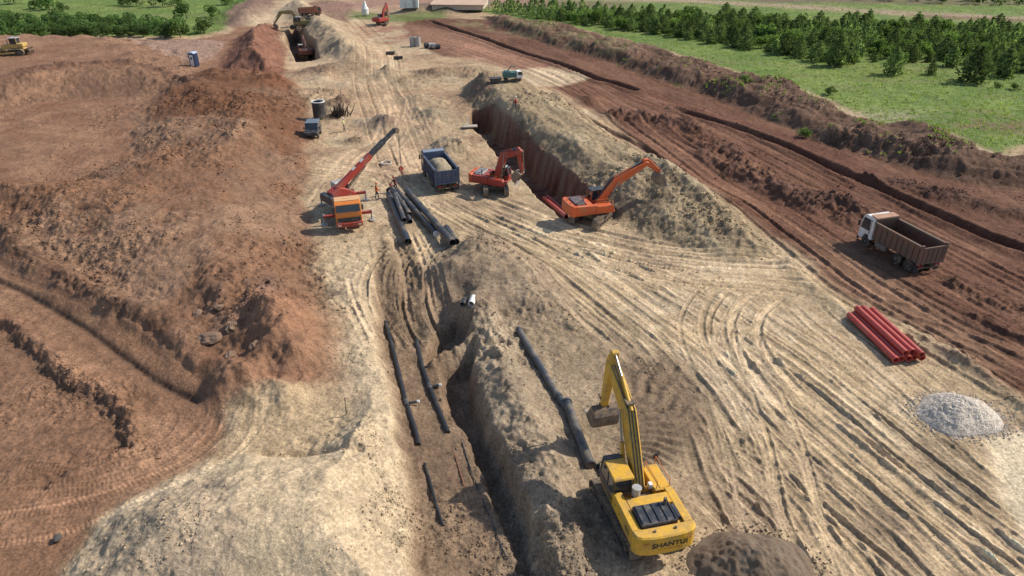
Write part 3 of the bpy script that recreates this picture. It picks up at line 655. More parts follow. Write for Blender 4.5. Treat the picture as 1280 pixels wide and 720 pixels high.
def excavator(root, paint, track_rot, foot, bend, elbow, tailpt, pin, bucket_a, S=1.0, hood=None, cw=None, text=None, detail=True, cabroof=None, deckz=0.0, bucket_w=1.35):
    """boom points given as (forward, up) in metres"""
    MT = Matrix.Rotation(track_rot, 4, 'Z') @ Matrix.Scale(S, 4); MU = Matrix.Scale(S, 4)
    crawler(root, MT, 4.9, 2.6, .60, 1.02, frame_mat=M_STEEL)
    h = MB(MU)                                   # slew deck and the two side houses
    h.box(-1.42, 1.42, -2.5, 1.75, 1.2, 1.42)
    h.prism([(-2.55, 1.42), (.10, 1.42), (.10, 2.02), (-.2, 2.22), (-2.55, 2.28)], -1.48, -1.05)
    h.prism([(-2.55, 1.42), (-.35, 1.42), (-.35, 2.2), (-2.55, 2.28)], 1.05, 1.48)
    h.box(-1.05, 1.05, -1.28, -.62, 1.42, 2.24)
    h.box(-1.04, 1.04, -2.55, -1.285, 1.42, 2.14)
    hb = h.build('house', paint, root, .035)
    if detail:
        for x in (-1.483, 1.483):
            for a_, b_ in ((-2.4, -1.75), (-1.68, -1.0), (-.93, -.42)):
                v_ = MB(MU); v_.box(x-.006, x+.006, a_, b_, 1.52, 2.1); pn = v_.build('side_door', paint, hb)
                v_ = MB(MU); v_.box(x-.012, x+.012, b_-.13, b_-.05, 1.72, 1.86); v_.build('latch', M_BLACK, pn)
        v_ = MB(MU)
        for k_ in range(6): v_.box(-1.492, -1.487, -2.3+.08*k_, -2.26+.08*k_, 1.6, 2.0)
        v_.build('vent', M_BLACK, hb)
    t = MB(MU); t.prism([(-.32, 1.42), (1.65, 1.42), (1.65, 1.72), (1.45, 2.0), (-.32, 2.08)], .62, 1.47); t.build('tool_box', paint, root, .04)
    g = MB(MU)
    for p in ([(.75, -.2, 2.05), (.75, -.2, 2.5), (.75, 1.3, 2.45), (.75, 1.3, 2.0)], [(1.4, -.2, 2.05), (1.4, -.2, 2.5), (1.4, 1.5, 2.45), (1.4, 1.5, 1.95)]): g.tube(p, .022, 6)
    g.build('handrail', mat('orange handrail', (.5, .16, .03), .5), root)
    d = MB(MU); d.box(-1.0, .78, -2.5, -1.33, 2.15, 2.44)
    for k in range(5): d.box(-.93+.40*k, -.89+.40*k, -2.46, -1.37, 2.443, 2.50)
    d.box(.82, 1.02, -2.3, -1.5, 2.15, 2.38)
    hd = d.build('engine_hood', hood or M_BLACK, root, .05)
    e = MB(MU); e.cyl((.55, -1.5, 2.4), (.55, -1.5, 2.80), .085, n=10); e.build('exhaust', M_STEEL, root)
    if detail:
        e = MB(MU); e.cyl((-.45, -.48, 2.2), (-.45, -.48, 2.62), .2, n=14); e.cyl((-.45, -.48, 2.62), (-.45, -.48, 2.70), .24, n=14); e.build('air_cleaner', M_GREYP, root, .02)
        e = MB(MU); e.box(.42, .62, -.05, .2, 1.9, 2.2); e.build('fluid_tank', M_WHITE, root, .02)
    ml = MB(MU); ml.box(-.42, .6, -.25, .55, 1.42, 1.7); ml.build('valve_block', M_STEEL, root, .03)
    arc = [(-1.5, -2.56), (-1.5, -2.78), (-1.42, -2.97), (-1.22, -3.10), (-.8, -3.19), (-.4, -3.215), (.4, -3.215), (.8, -3.19), (1.22, -3.10), (1.42, -2.97), (1.5, -2.78), (1.5, -2.56)]
    c = MB(MU); c.prism(arc, 1.18, 2.33, 'z')
    cwo = c.build('counterweight', cw or paint, root, .07)
    for x in (-.5, .5): k = MB(MU); k.cyl((x, -2.85, 2.33), (x, -2.85, 2.41), .06, n=8); k.build('lifting_eye', M_STEEL, cwo)
    if text:
        letters(text, .40*S, 'lettering', M_DECAL, cwo, MU @ Matrix.Translation((.12, -3.222, 1.80)) @ Matrix.Rotation(R(90), 4, 'X'))
        for bx_ in [(-.45, .72, -3.225, -3.213, 1.52, 1.555), (-1.15, -.78, -3.19, -3.17, 1.97, 2.02), (.95, 1.15, -3.19, -3.17, 1.97, 2.02)]:
            s = MB(MU); s.box(*bx_); s.build('stripe', mat('orange stripe', (.5, .17, .02)), cwo)
    # cab
    cx0, cx1 = -1.48, -.50
    prof = [(-.18, 1.42), (1.62, 1.42), (1.78, 2.0), (1.52, 3.0), (-.12, 3.0), (-.18, 2.2)]
    cb = MB(MU); cb.prism([(-.18, 1.42), (1.62, 1.42), (1.76, 1.95), (-.18, 1.95)], cx0, cx1)
    for x in (cx0, cx1-.09):
        cb.prism([(-.18, 1.95), (-.04, 1.95), (.0, 2.97), (-.12, 2.97)], x, x+.09); cb.prism([(1.66, 1.95), (1.77, 1.95), (1.53, 2.97), (1.42, 2.97)], x, x+.09); cb.box(x, x+.09, .62, .72, 1.95, 2.95)
    cb.box(cx0, cx1, -.16, -.05, 1.95, 2.1)
    cab = cb.build('cab', mat('cab shell '+paint.name, (.06, .05, .04), .5, 0, MUD, .3) if detail else paint, root, .025)
    gl = MB(MU); gl.prism([(-.10, 1.96), (1.66, 1.96), (1.44, 2.94), (-.05, 2.94)], cx0+.03, cx1-.03); gl.build('window', M_GLASS, cab)
    rf = MB(MU); rf.prism([(-.22, 2.95), (1.20, 2.95), (1.20, 3.06), (-.16, 3.08)], cx0-.02, cx1+.02); rf.build('cab_roof', cabroof or paint, cab, .03)
    rg = MB(MU); rg.prism([(1.22, 2.93), (1.62, 2.90), (1.62, 3.0), (1.22, 3.04)], cx0+.05, cx1-.05); rg.build('roof_hatch', M_BLACK, cab, .03)
    mr = MB(MU); mr.box(cx0-.32, cx0-.1, 1.5, 1.56, 2.2, 2.55); mr.tube([(cx0, 1.5, 2.7), (cx0-.2, 1.53, 2.6)], .02, 6); mr.build('mirror', M_BLACK, cab)
    mr = MB(MU); mr.box(1.35, 1.6, 1.6, 1.66, 2.2, 2.5); mr.tube([(1.47, 1.62, 1.7), (1.47, 1.63, 2.25)], .02, 6); mr.build('mirror', M_BLACK, root)
    # boom, stick, bucket
    def lerp(a, b, t): return (a[0]+(b[0]-a[0])*t, a[1]+(b[1]-a[1])*t)
    cl = [foot, lerp(foot, bend, .5), bend, lerp(bend, elbow, .5), elbow]; th = [.24, .40, .50, .40, .25]
    up = []; dn = []
    for i, p in enumerate(cl):
        a = Vector(cl[max(i-1, 0)]); b = Vector(cl[min(i+1, 4)]); t = (b-a).normalized(); up.append((p[0]-t.y*th[i], p[1]+t.x*th[i])); dn.append((p[0]+t.y*th[i], p[1]-t.x*th[i]))
    t = (Vector(elbow)-Vector(cl[3])).normalized()
    b = MB(MU); b.prism(up+[(elbow[0]+t.x*.28, elbow[1]+t.y*.28)]+dn[::-1], -.27, .27)
    b.box(-.5, .5, foot[0]-.12, foot[0]+.12, foot[1]-.13, foot[1]+.13)
    bo = b.build('boom', paint, root, .05)
    hs = MB(MU)
    for x in (-.16, 0, .16):
        hs.tube([(x, p[0], p[1]+.05) for p in up], .03, 6)
    hs.build('hose', M_BLACK, bo)
    if detail:
        pl = MB(MU); q = lerp(up[2], up[3], .3); pl.box(-.20, .20, q[0]-.3, q[0]+.3, q[1]+.09, q[1]+.16); pl.build('clamp_plate', M_STEEL, bo)
    for x in (-.40, .40): ram(root, MU, x, (foot[0]+.75, foot[1]-.35), lerp(bend, elbow, .08), .11, M_STEEL if not detail else paint)
    sd = (Vector(pin)-Vector(tailpt)); ln = sd.length; sd /= ln; nn = Vector((-sd.y, sd.x))
    if nn.dot(Vector(bend)-Vector(elbow)) < 0: nn = -nn            # towards the machine: underside
    E2 = Vector(elbow); T2 = Vector(tailpt); P2 = Vector(pin)
    def sp(along, off): v = T2+sd*along+nn*off; return (v.x, v.y)
    la = (E2-T2).dot(sd)
    st = MB(MU); st.prism([sp(0, -.10), sp(0, .16), sp(la, .34), sp(la+.5, .26), sp(ln, .15), sp(ln+.15, 0), sp(ln, -.15), sp(la+.5, -.40), sp(la-.1, -.42)], -.20, .20)
    so_ = st.build('stick', paint, root, .045)
    ram(root, MU, 0, up[2] if detail else lerp(up[2], up[3], .1), sp(.1, .02), .10, paint)
    ram(root, MU, 0, sp(la-.1, -.50), sp(ln-.55, -.42), .085, M_STEEL)
    for x in (-.24, .19):
        lk = MB(MU); lk.prism([sp(ln-.62, -.05), sp(ln-.50, -.05), sp(ln-.44, -.46), sp(ln-.60, -.46)], x, x+.05)
        lk.build('linkage', M_STEEL, so_)
    W = bucket_w/2
    arcp = [(0.0, .18), (-.35, .10), (-.62, -.18), (-.74, -.58), (-.62, -.98), (-.28, -1.24), (.20, -1.30), (.62, -1.18)]
    ca, sa = math.cos(bucket_a), math.sin(bucket_a)
    def br(p): return (pin[0]+p[0]*ca-p[1]*sa, pin[1]+p[0]*sa+p[1]*ca)
    inn = off2(arcp, .05)
    k = MB(MU); k.prism([br(p) for p in arcp]+[br(p) for p in inn[::-1]], -W, W)
    for x in (-W-.03, W): k.prism([br(p) for p in arcp+[(.45, -.85), (.16, -.2)]], x, x+.03)
    for x in (-.23, .18): k.prism([br(p) for p in [(-.16, -.16), (.2, -.16), (.14, .2), (-.3, .24)]], x, x+.05)
    kb = k.build('bucket', M_STEEL if detail else M_TRACK, root, .012)
    for i in range(5):
        x = -W+.06+(2*W-.12)*i/4; tt = MB(MU); tt.prism([br(p) for p in [(.58, -1.10), (.60, -1.26), (.88, -1.15)]], x-.06, x+.06); tt.build('bucket_tooth', M_GREYP, kb)
    return root
M_YEL = mat('yellow machine paint', (.66, .37, .035), .5, 0, (.36, .23, .09), .5, 1.6)
M_ORA = mat('orange machine paint', (.58, .11, .028), .5, 0, (.38, .19, .10), .4, 1.1)
M_RED = mat('red machine paint', (.34, .04, .026), .5, 0, (.26, .13, .09), .42, 1.1)
def base_z(x, y, rad=1.3):
    return float(np.mean([ground(x+rad*math.cos(a), y+rad*math.sin(a)) for a in np.linspace(0, 6.28, 9)[:-1]]))

# the big yellow machine
z0 = base_z(6.1, 25.3)
ex = thing('excavator', 'large yellow excavator with raised boom standing beside the black pipeline in the foreground', 'excavator', (6.45, 24.9, z0), R(13))
YELZ = z0
excavator(ex, M_YEL, R(4), (.15, 1.75), (2.25, 4.95), (4.75, 6.05-z0), (4.55, 7.0-z0), (5.45, 2.75-z0), R(10), 1.03, text='SHANTUI')
# orange machine at the near end of the deep trench
p = G(737, 277); zz = base_z(*p)
ex2 = thing('excavator', 'bright orange excavator reaching its bucket up onto the grey spoil bank', 'excavator', (8.1, 62.8, base_z(8.1, 62.2)), R(-72))
excavator(ex2, M_ORA, R(40), (.2, 1.75), (2.2, 3.9), (5.6, 5.6), (5.2, 6.0), (7.5, 4.3), R(-5), .95, detail=False, hood=mat('grey hood', (.16, .13, .14), .5, 0, MUD, .4), cabroof=M_BLACK)
ex1 = thing('excavator', 'red excavator with folded arm digging at the trench edge behind the blue truck', 'excavator', (-1.9, 71.0, base_z(-1.9, 71)), R(-112))
excavator(ex1, M_RED, R(118), (.2, 1.75), (1.3, 4.9), (3.6, 5.6), (3.2, 6.1), (3.7, 2.7), R(-55), .86, detail=False, hood=M_GREYP, cw=M_ORA, cabroof=M_GREYP)

# ------------------------------------------------------------------ trucks
def wheel(root, x, y, r, w, dual=False):
    s = 1 if x > 0 else -1
    mb = MB(); mb.lathe([(-w/2, r*.55), (-w/2, r*.9), (-w*.36, r), (w*.36, r), (w/2, r*.9), (w/2, r*.55)], (x, y, r), n=22)
    if dual: mb.lathe([(-w/2, r*.55), (-w/2, r*.9), (-w*.36, r), (w*.36, r), (w/2, r*.9), (w/2, r*.55)], (x-s*(w+.06), y, r), n=22)
    o = mb.build('wheel', M_RUB, root, smooth=True)
    q = MB(); q.lathe([(-w*.2, r*.56), (w*.42, r*.56), (w*.5, r*.50), (w*.30, r*.42), (w*.30, r*.2), (w*.55, r*.16)] if s > 0 else [(w*.2, r*.56), (-w*.42, r*.56), (-w*.5, r*.50), (-w*.30, r*.42), (-w*.30, r*.2), (-w*.55, r*.16)], (x, y, r), n=18)
    q.build('rim', mat('muddy rim', (.16, .13, .11), .7, 0, MUD, .7), o, smooth=True)
def cab_over(root, y0, y1, z0, z1, w, paint, sill=1.02):
    """cab with wheel arches, windows, mirrors, doors and lamps; front at y1"""
    h = w/2; L = y1-y0
    c = MB(); c.prism([(y0, z0+.25), (y0+.35, z0+.25), (y0+.5, z0+.62), (y1-.75, z0+.62), (y1-.5, z0), (y1, z0), (y1+.03, z0+.95), (y1-.16, z1-.22), (y1-.42, z1), (y0+.1, z1+.02), (y0, z1-.1)], -h, h)
    cab = c.build('cab', paint, root, .05)
    g = MB(); zs = z0+sill
    g.hexa([(-h+.12, y1+.0, zs), (h-.12, y1+.0, zs), (h-.12, y1+.045, zs), (-h+.12, y1+.045, zs), (-h+.16, y1-.19, z1-.26), (h-.16, y1-.19, z1-.26), (h-.16, y1-.13, z1-.24), (-h+.16, y1-.13, z1-.24)]); g.build('windshield', M_GLASS, cab)
    for s in (-1, 1):
        g = MB(); x = s*h; g.prism([(y0+.42, zs), (y1-.12, zs), (y1-.30, z1-.28), (y0+.48, z1-.28)], x-.012, x+.012); g.build('side_window', M_GLASS, cab)
        d = MB(); d.box(x-.02, x+.02, y0+.35, y0+.39, z0+.65, z1-.22); d.box(x-.025, x+.025, y0+.42, y0+.56, zs-.16, zs-.11); d.build('door_handle', M_BLACK, cab)
        m = MB(); m.box(x+s*.12-.09, x+s*.12+.09, y1+.02, y1+.09, zs+.1, zs+.62); m.tube([(x, y1-.1, zs+.75), (x+s*.12, y1+.05, zs+.66)], .02, 6); m.build('mirror', M_BLACK, cab)
        l = MB(); l.box(s*(h-.30)-.17, s*(h-.30)+.17, y1+.005, y1+.05, z0+.10, z0+.27); l.build('headlight', M_LAMP, cab)
    return cab
def dump_truck(root, cabp, bedp, inner, canopy, rear=-3.55, front=3.65):
    f = MB()
    for s in (-1, 1): f.box(s*.42-.06, s*.42+.06, rear+.2, front-.3, .72, .98)
    for y in (-2.4, -.9, .9, 2.2): f.box(-.36, .36, y-.06, y+.06, .75, .95)
    f.cyl((-.95, -1.15, .52), (.95, -1.15, .52), .1); f.cyl((-.95, -2.5, .52), (.95, -2.5, .52), .1); f.cyl((-.95, 2.55, .52), (.95, 2.55, .52), .08)
    f.build('chassis', M_STEEL, root)
    for s in (-1, 1):
        wheel(root, s*1.05, 2.6, .53, .32)
        for y in (-1.15, -2.5): wheel(root, s*1.05, y, .53, .29, True)
    t = MB(); t.box(-1.2, -.65, .2, 1.5, .55, 1.05); t.build('fuel_tank', mat('grimy tank', (.16, .145, .13), .6, 0, MUD, .5), root, .06)
    t = MB(); t.box(.65, 1.2, .3, 1.2, .55, 1.05); t.build('battery_box', M_STEEL, root, .03)
    for s in (-1, 1):
        m = MB(); m.tube([(s*1.05-s*.16, -3.25, .55), (s*1.05-s*.16, -3.2, .95)], .02, 5); m.box(s*1.05-.3, s*1.05+.3, -3.3, -3.27, .28, .95); m.build('mud_flap', M_BLACK, root)
        l = MB(); l.box(s*.85-.2, s*.85+.2, rear+.12, rear+.18, .80, .95); l.build('tail_light', M_TAIL, root)
    b = MB(); b.box(-1.1, 1.1, rear+.1, rear+.2, .62, .72); b.build('bumper', M_STEEL, root)
    cab_over(root, 2.02, front, .62, 2.98, 2.4, cabp)
    fb = MB(); fb.box(-1.2, 1.2, front-.08, front+.1, .42, .72); fb.build('bumper', M_BLACK, root, .03)
    b0, b1 = rear, 1.92; w = 1.25; z0, z1 = 1.16, 2.72
    b = MB()
    b.box(-w+.06, w-.06, b0+.06, b1, z0, z0+.08)
    for s in (-1, 1):
        x0, x1 = (w-.07, w) if s > 0 else (-w, -w+.07); b.box(x0, x1, b0+.06, b1, z0, z1)
        xo = (w, w+.09) if s > 0 else (-w-.09, -w)
        n = 9
        for k in range(n): y = b0+.35+(b1-b0-.6)*k/(n-1); b.hexa([(xo[0], y-.07, z0+.03), (xo[1], y-.05, z0+.03), (xo[1], y+.05, z0+.03), (xo[0], y+.07, z0+.03), (xo[0], y-.07, z1-.13), (xo[1], y-.05, z1-.13), (xo[1], y+.05, z1-.13), (xo[0], y+.07, z1-.13)])
        xr = (w-.09, w+.10) if s > 0 else (-w-.10, -w+.09)
        b.box(xr[0], xr[1], b0+.1, b1, z1-.13+.002, z1+.06)
        b.box(xr[0]-.01, xr[1]+.01, b0-.04, b0+.16, z0-.1, z1+.16)
    b.box(-w+.07, w-.07, b1-.08, b1, z0, z1+.32)
    bed = b.build('bed', bedp, root)
    c = MB(); c.prism([(b1-.02, z1+.30), (b1+.75, z1+.36), (b1+.75, z1+.42), (b1-.02, z1+.38)], -w+.05, w-.05)
    for x in (-.8, 0, .8): c.box(x-.04, x+.04, b1, b1+.05, z0, z1+.3)
    c.build('canopy', canopy, bed)
    li = MB(); li.box(-w+.10, w-.10, b0+.16, b1-.12, z0+.085, z0+.10); li.box(-w+.072, -w+.085, b0+.17, b1-.09, z0+.1, z1-.02); li.box(w-.085, w-.072, b0+.17, b1-.09, z0+.1, z1-.02); li.box(-w+.1, w-.1, b1-.094, b1-.082, z0+.1, z1+.2); li.build('bed_lining', inner, bed)
    t = MB(); t.box(-w+.10, w-.10, b0, b0+.07, z0, z1-.06); t.box(-w+.10, w-.10, b0-.07, b0-.002, z1-.18, z1-.04); t.box(-w+.10, w-.10, b0-.07, b0-.002, z0, z0+.14)
    for k in range(5): x = -w+.25+(2*w-.5)*k/4; t.box(x-.06, x+.06, b0-.06, b0-.002, z0+.145, z1-.185)
    t.build('tailgate', bedp, root)
    return root
M_BROWN = mat('mud caked brown bed', (.135, .095, .07), .75, 0, (.20, .10, .065), .6, 1.3)
M_BEDIN = mat('rusty bed lining', (.10, .052, .034), .7, 0, (.15, .085, .055), .6, 1.5)
M_CANOPY = mat('rusty canopy', (.42, .23, .14), .7, 0, (.30, .16, .10), .5, 1.5)
tp = Vector((34.5, 54.9)); hd = R(16.5)
tr = thing('dump_truck', 'dump truck with white cab and empty mud brown bed on the red haul road', 'dump truck', (tp.x, tp.y, base_z(tp.x, tp.y, 2)-.03), hd)
dump_truck(tr, M_WHITE, M_BROWN, M_BEDIN, M_CANOPY)
M_BLUE = mat('blue grey truck paint', (.05, .075, .135), .5, 0, (.16, .15, .15), .4, 1.5)
M_BLUET = mat('dusty blue rail', (.19, .24, .32), .6, 0, MUD, .4, 1.5)
bp = Vector((-8.15, 73.0))
tr2 = thing('dump_truck', 'blue dump truck seen from behind, loaded with sand beside the red excavator', 'dump truck', (bp.x, bp.y, base_z(bp.x, bp.y, 2)-.03), R(20))
dump_truck(tr2, M_BLUE, M_BLUE, M_BLUE, M_BLUET)
# its sand
n = 26; vs = []; fs = []
for i in range(n+1):
    for j in range(n+1):
        x = -1.14+2.28*i/n; y = -3.30+5.0*j/n; q = max(0, 1-((x/1.2)**4)); r = max(0, 1-((y+.8)/2.5)**4)
        vs.append((x, y, 1.9+.95*q*r*(.8+.2*math.cos(x*1.5))+.07*float(vnoise(np.array([x*3.]), np.array([y*3.]), 5)[0])))
for i in range(n):
    for j in range(n): a = i*(n+1)+j; fs.append((a, a+n+1, a+n+2, a+1))
mb = MB(); mb.add(vs, fs); mb.add([(-1.14, -3.3, 1.5), (1.14, -3.3, 1.5), (1.14, 1.7, 1.5), (-1.14, 1.7, 1.5)], [(0, 1, 2, 3)])
M_LOAD = mat('loaded sand', (.33, .26, .17), .95, 0, (.27, .20, .13), .5, 1.5)
sl = mb.build('sand_load', M_LOAD, None, smooth=True); sl.location = tr2.location; sl.rotation_euler = tr2.rotation_euler
tag(sl, 'heaped grey sand load in the bed of the blue dump truck', 'sand')
# ------------------------------------------------------------------ truck crane
M_ORT = mat('orange truck paint', (.66, .20, .035), .45, 0, (.50, .28, .14), .25, 1.5)
M_CREAM = mat('sun bleached cab roof', (.62, .36, .17), .5, 0, (.5, .33, .2), .3)
cp = Vector((-15.6, 63.6)); ca = math.atan2(-.287, -.958)      # its front looks towards us
cr = thing('truck_crane', 'orange truck crane with extended red outriggers and raised boom over the black pipes', 'truck crane', (cp.x-1.0, cp.y-.1, base_z(cp.x, cp.y+1, 2)), R(180+16.7))
f = MB(); f.box(-1.2, 1.2, -4.4, 1.9, 1.0, 1.22)
for s in (-1, 1): f.box(s*.42-.07, s*.42+.07, -4.4, 3.4, .7, .98)
f.build('chassis', mat('dark red deck', (.20, .035, .025), .6, 0, MUD, .5), cr, .02)
for s in (-1, 1):
    wheel(cr, s*1.0, 2.7, .5, .32)
    for y in (-1.5, -2.85): wheel(cr, s*1.0, y, .5, .29, True)
cab_over(cr, 2.0, 3.75, .72, 2.9, 2.45, M_ORT, 1.28)
rp = MB(); rp.box(-1.15, 1.15, 2.12, 3.28, 2.925, 2.97); rp.box(-.3, .3, 2.6, 2.75, 2.972, 3.0); rp.build('cab_roof', M_CREAM, cr, .02)
gr = MB(); gr.box(-1.08, 1.08, 3.78, 3.84, 1.02, 1.42); gr.build('grille', M_BLACK, cr)
for s in (-1, 1):
    hl = MB(); hl.box(s*.95-.17, s*.95+.17, 3.982, 4.01, .66, .82); hl.build('headlight', M_LAMP, cr)
bu = MB(); bu.box(-1.24, 1.24, 3.72, 3.98, .52, .95); bu.build('bumper', M_RED, cr, .05)
for s in (-1, 1):
    for y in (1.55, -3.9):
        o = MB(); o.box(min(s*.5, s*2.35), max(s*.5, s*2.35), y-.15, y+.15, .72, .98); og = o.build('outrigger', M_RED, cr, .02)
        j = MB(); j.cyl((s*2.3, y, .05), (s*2.3, y, 1.1), .09); j.cyl((s*2.3, y, -.03), (s*2.3, y, .06), .34, n=16); j.build('jack', M_GREYP, og)
tt = MB(); tt.cyl((0, -1.2, 1.22), (0, -1.2, 1.5), .75, n=20); tt.build('turntable', M_STEEL, cr)
# the slewing house turned so that the boom points at the hook
hookxy = Vector((-12.1, 69.3)); base = Vector((cr.location.x, cr.location.y)); rot = cr.rotation_euler.z
piv = base+Vector((math.sin(rot)*1.2, -math.cos(rot)*1.2)); dirv = hookxy-piv; az = math.atan2(-dirv.x, dirv.y)-rot; reach = dirv.length
MS = Matrix.Translation((0, -1.2, 0)) @ Matrix.Rotation(az, 4, 'Z')
tipz = 27.6-69.3*math.tan(R(29.4)+math.atan((164-360)/853.))-cr.location.z+.15
s_ = MB(MS); s_.prism([(-1.6, 1.5), (1.1, 1.5), (1.1, 1.9), (.3, 2.5), (-.6, 2.9), (-1.6, 2.5)], -.55, .55); hs = s_.build('slewing_house', M_RED, cr, .04)
s_ = MB(MS); s_.box(-1.05, 1.05, -2.1, -1.5, 1.5, 2.3); s_.build('counterweight', M_BLACK, cr, .05)
s_ = MB(MS); s_.prism([(-.6, 1.5), (1.0, 1.5), (1.15, 2.2), (.8, 3.0), (-.6, 3.05)], -1.45, -.60); oc = s_.build('operator_cab', M_GREYP, cr, .05)
s_ = MB(MS); s_.prism([(-.3, 2.1), (1.10, 2.1), (.80, 2.92), (-.3, 2.95)], -1.47, -.585); s_.build('window', M_GLASS, oc)
ft = Vector((0, -.5, 2.75)); tip = Vector((0, reach, tipz)); bd = (tip-ft); bl = bd.length; bd.normalize(); up_ = Vector((0, -bd.z, bd.y))
def bsec(a, b, w, h, nm, m, par):
    q = MB(MS); A = ft+bd*a; B = ft+bd*b; xs = Vector((1, 0, 0)); pts = []
    for c_ in (A, B):
        for sx, sz in ((-1, -1), (1, -1), (1, 1), (-1, 1)): pts.append(c_+xs*sx*w/2+up_*sz*h/2)
    q.add(pts, [(3, 2, 1, 0), (4, 5, 6, 7), (0, 1, 5, 4), (1, 2, 6, 5), (2, 3, 7, 6), (3, 0, 4, 7)]); return q.build(nm, m, par, .03)
bm_ = bsec(-.3, bl*.55, .50, .60, 'boom', M_RED, cr); bsec(bl*.55-.05, bl*.80, .42, .50, 'boom_extension', M_BLACK, bm_); bsec(bl*.8-.02, bl, .34, .40, 'boom_extension', M_BLACK, bm_)
q = MB(MS)
for a in (.26, .40):
    A = ft+bd*bl*a+up_*.303; B = ft+bd*bl*(a+.055)+up_*.303; q.add([A-Vector((.16, 0, 0)), A+Vector((.16, 0, 0)), B+Vector((.16, 0, 0)), B-Vector((.16, 0, 0)), A-Vector((.16, 0, 0))+up_*.01, A+Vector((.16, 0, 0))+up_*.01, B+Vector((.16, 0, 0))+up_*.01, B-Vector((.16, 0, 0))+up_*.01], [(3, 2, 1, 0), (4, 5, 6, 7), (0, 1, 5, 4), (1, 2, 6, 5), (2, 3, 7, 6), (3, 0, 4, 7)])
q.build('marking_plate', M_WHITE, bm_)
q = MB(MS); q.cyl(ft+bd*1.2-Vector((0, 0, .9)), ft+bd*3.6-up_*.4, .14); q.build('lift_cylinder', M_STEEL, cr)
q = MB(MS); q.cyl(tip+Vector((-.25, .15, -.1)), tip+Vector((.25, .15, -.1)), .28, n=16); q.build('sheave', M_STEEL, bm_)
hookz = 27.6-69.3*math.tan(R(29.4)+math.atan((214-360)/853.))-cr.location.z
q = MB(MS)
for x in (-.1, .1): q.cyl(tip+Vector((x, .42, -.1)), Vector((x*.6, reach+.42, hookz+.35)), .025, n=5)
q.cyl(Vector((0, reach+.42, hookz-.3)), Vector((0, reach+.42, .8)), .02, n=5)
rope = q.build('rope', M_BLACK, cr)
q = MB(MS); q.cyl(Vector((-.12, reach+.42, hookz+.2)), Vector((.12, reach+.42, hookz+.2)), .24, n=14); q.tube([(0, reach+.42, hookz), (0, reach+.5, hookz-.2), (0, reach+.42, hookz-.36), (0, reach+.32, hookz-.26)], .05, 6); q.build('hook_block', M_RED, rope)
# ------------------------------------------------------------------ bulldozer on the plateau
dz = hit(22, 68); zz = base_z(dz.x, dz.y, 1.5)
dzr = thing('bulldozer', 'yellow bulldozer working on the scraped clay plateau at the left edge', 'bulldozer', (dz.x, dz.y, zz), R(97))
M_OCH = mat('faded ochre machine paint', (.52, .34, .09), .5, 0, (.30, .20, .12), .45, 1.5)
crawler(dzr, Matrix(), 3.6, 2.0, .56, 1.15, n=30)
b = MB(); b.prism([(-1.7, 1.0), (2.1, 1.0), (2.1, 1.85), (.3, 1.95), (.3, 1.5), (-1.7, 1.5)], -.6, .6); b.build('hood', M_OCH, dzr, .05)
b = MB(); b.prism([(-1.9, 1.5), (-.9, 1.5), (-.8, 2.1), (-1.9, 2.1)], -.95, .95); b.build('fuel_tank', M_OCH, dzr, .08)
b = MB()
for x in (-.7, .62):
    for y in (-.85, .35): b.box(x, x+.08, y, y+.08, 1.5, 3.0)
b.box(-.72, .72, -.87, .45, 1.3, 2.0)
c = b.build('cab', M_OCH, dzr); b = MB(); b.box(-.66, .66, -.8, .38, 2.0, 2.98); b.build('window', M_GLASS, c); b = MB(); b.box(-.85, .85, -1.0, .6, 3.0, 3.12); b.build('cab_roof', M_GREYP, c, .04)
b = MB(); b.cyl((.35, 1.3, 1.9), (.35, 1.3, 2.7), .07); b.build('exhaust', M_STEEL, dzr)
b = MB(); b.prism([(2.6, .05), (2.72, .05), (2.58, .6), (2.72, 1.25), (2.62, 1.25), (2.46, .6)], -1.75, 1.75); b.build('blade', M_OCH, dzr)
for x in (-1.4, 1.4):
    b = MB(); b.prism([(-.2, .45), (2.55, .3), (2.55, .5), (-.2, .7)], x-.1, x+.1); b.build('push_arm', M_OCH, dzr)
b = MB(); b.box(-.9, .9, -2.7, -2.45, .75, 1.05)
for x in (-.7, 0, .7): b.prism([(-2.75, .1), (-2.55, .1), (-2.45, 1.3), (-2.7, 1.3)], x-.06, x+.06)
b.prism([(-2.5, .8), (-1.7, .7), (-1.7, .9), (-2.5, 1.0)], -.3, .3); b.build('ripper', M_STEEL, dzr)
# ------------------------------------------------------------------ machines far up the site
def far_excavator(px, py, hdg, name_label, paint, trk, S, el=(3.2, 4.2), bend=(1.5, 3.6), pin=(4.6, 1.6), tl=(2.9, 4.7)):
    p = hit(px, py); t = thing('excavator', name_label, 'excavator', (p.x, p.y, base_z(p.x, p.y, .8)), R(hdg))
    excavator(t, paint, R(trk), (.2, 1.75), bend, el, tl, pin, R(-30), S, detail=False, cabroof=M_GREYP); return t
M_RUST = mat('rusty brown machine paint', (.24, .085, .045), .6, 0, MUD, .4)
M_OLIVE = mat('dull olive machine paint', (.26, .20, .07), .6, 0, MUD, .4)
far_excavator(383, 72, 20, 'rusty brown excavator standing at the near end of the far trench', M_RUST, 30, .95)
far_excavator(377, 33, 100, 'dull olive excavator reaching left at the head of the far trench', M_OLIVE, 40, 1.0, (4.4, 4.0), (1.9, 4.0), (6.6, 1.2), (3.9, 4.5))
far_excavator(478, 31, -30, 'small dark red machine with raised arm beside the green strip', M_RED, 30, .85, (2.6, 5.6), (1.0, 3.6), (3.0, 3.4), (2.5, 6.2))
p = hit(388, 20); t = thing('dump_truck', 'small dark red dump truck far up the sandy track', 'dump truck', (p.x, p.y, p.z), R(-60))
dump_truck(t, M_RUST, M_RUST, M_BEDIN, M_RUST); t.scale = (.75,)*3
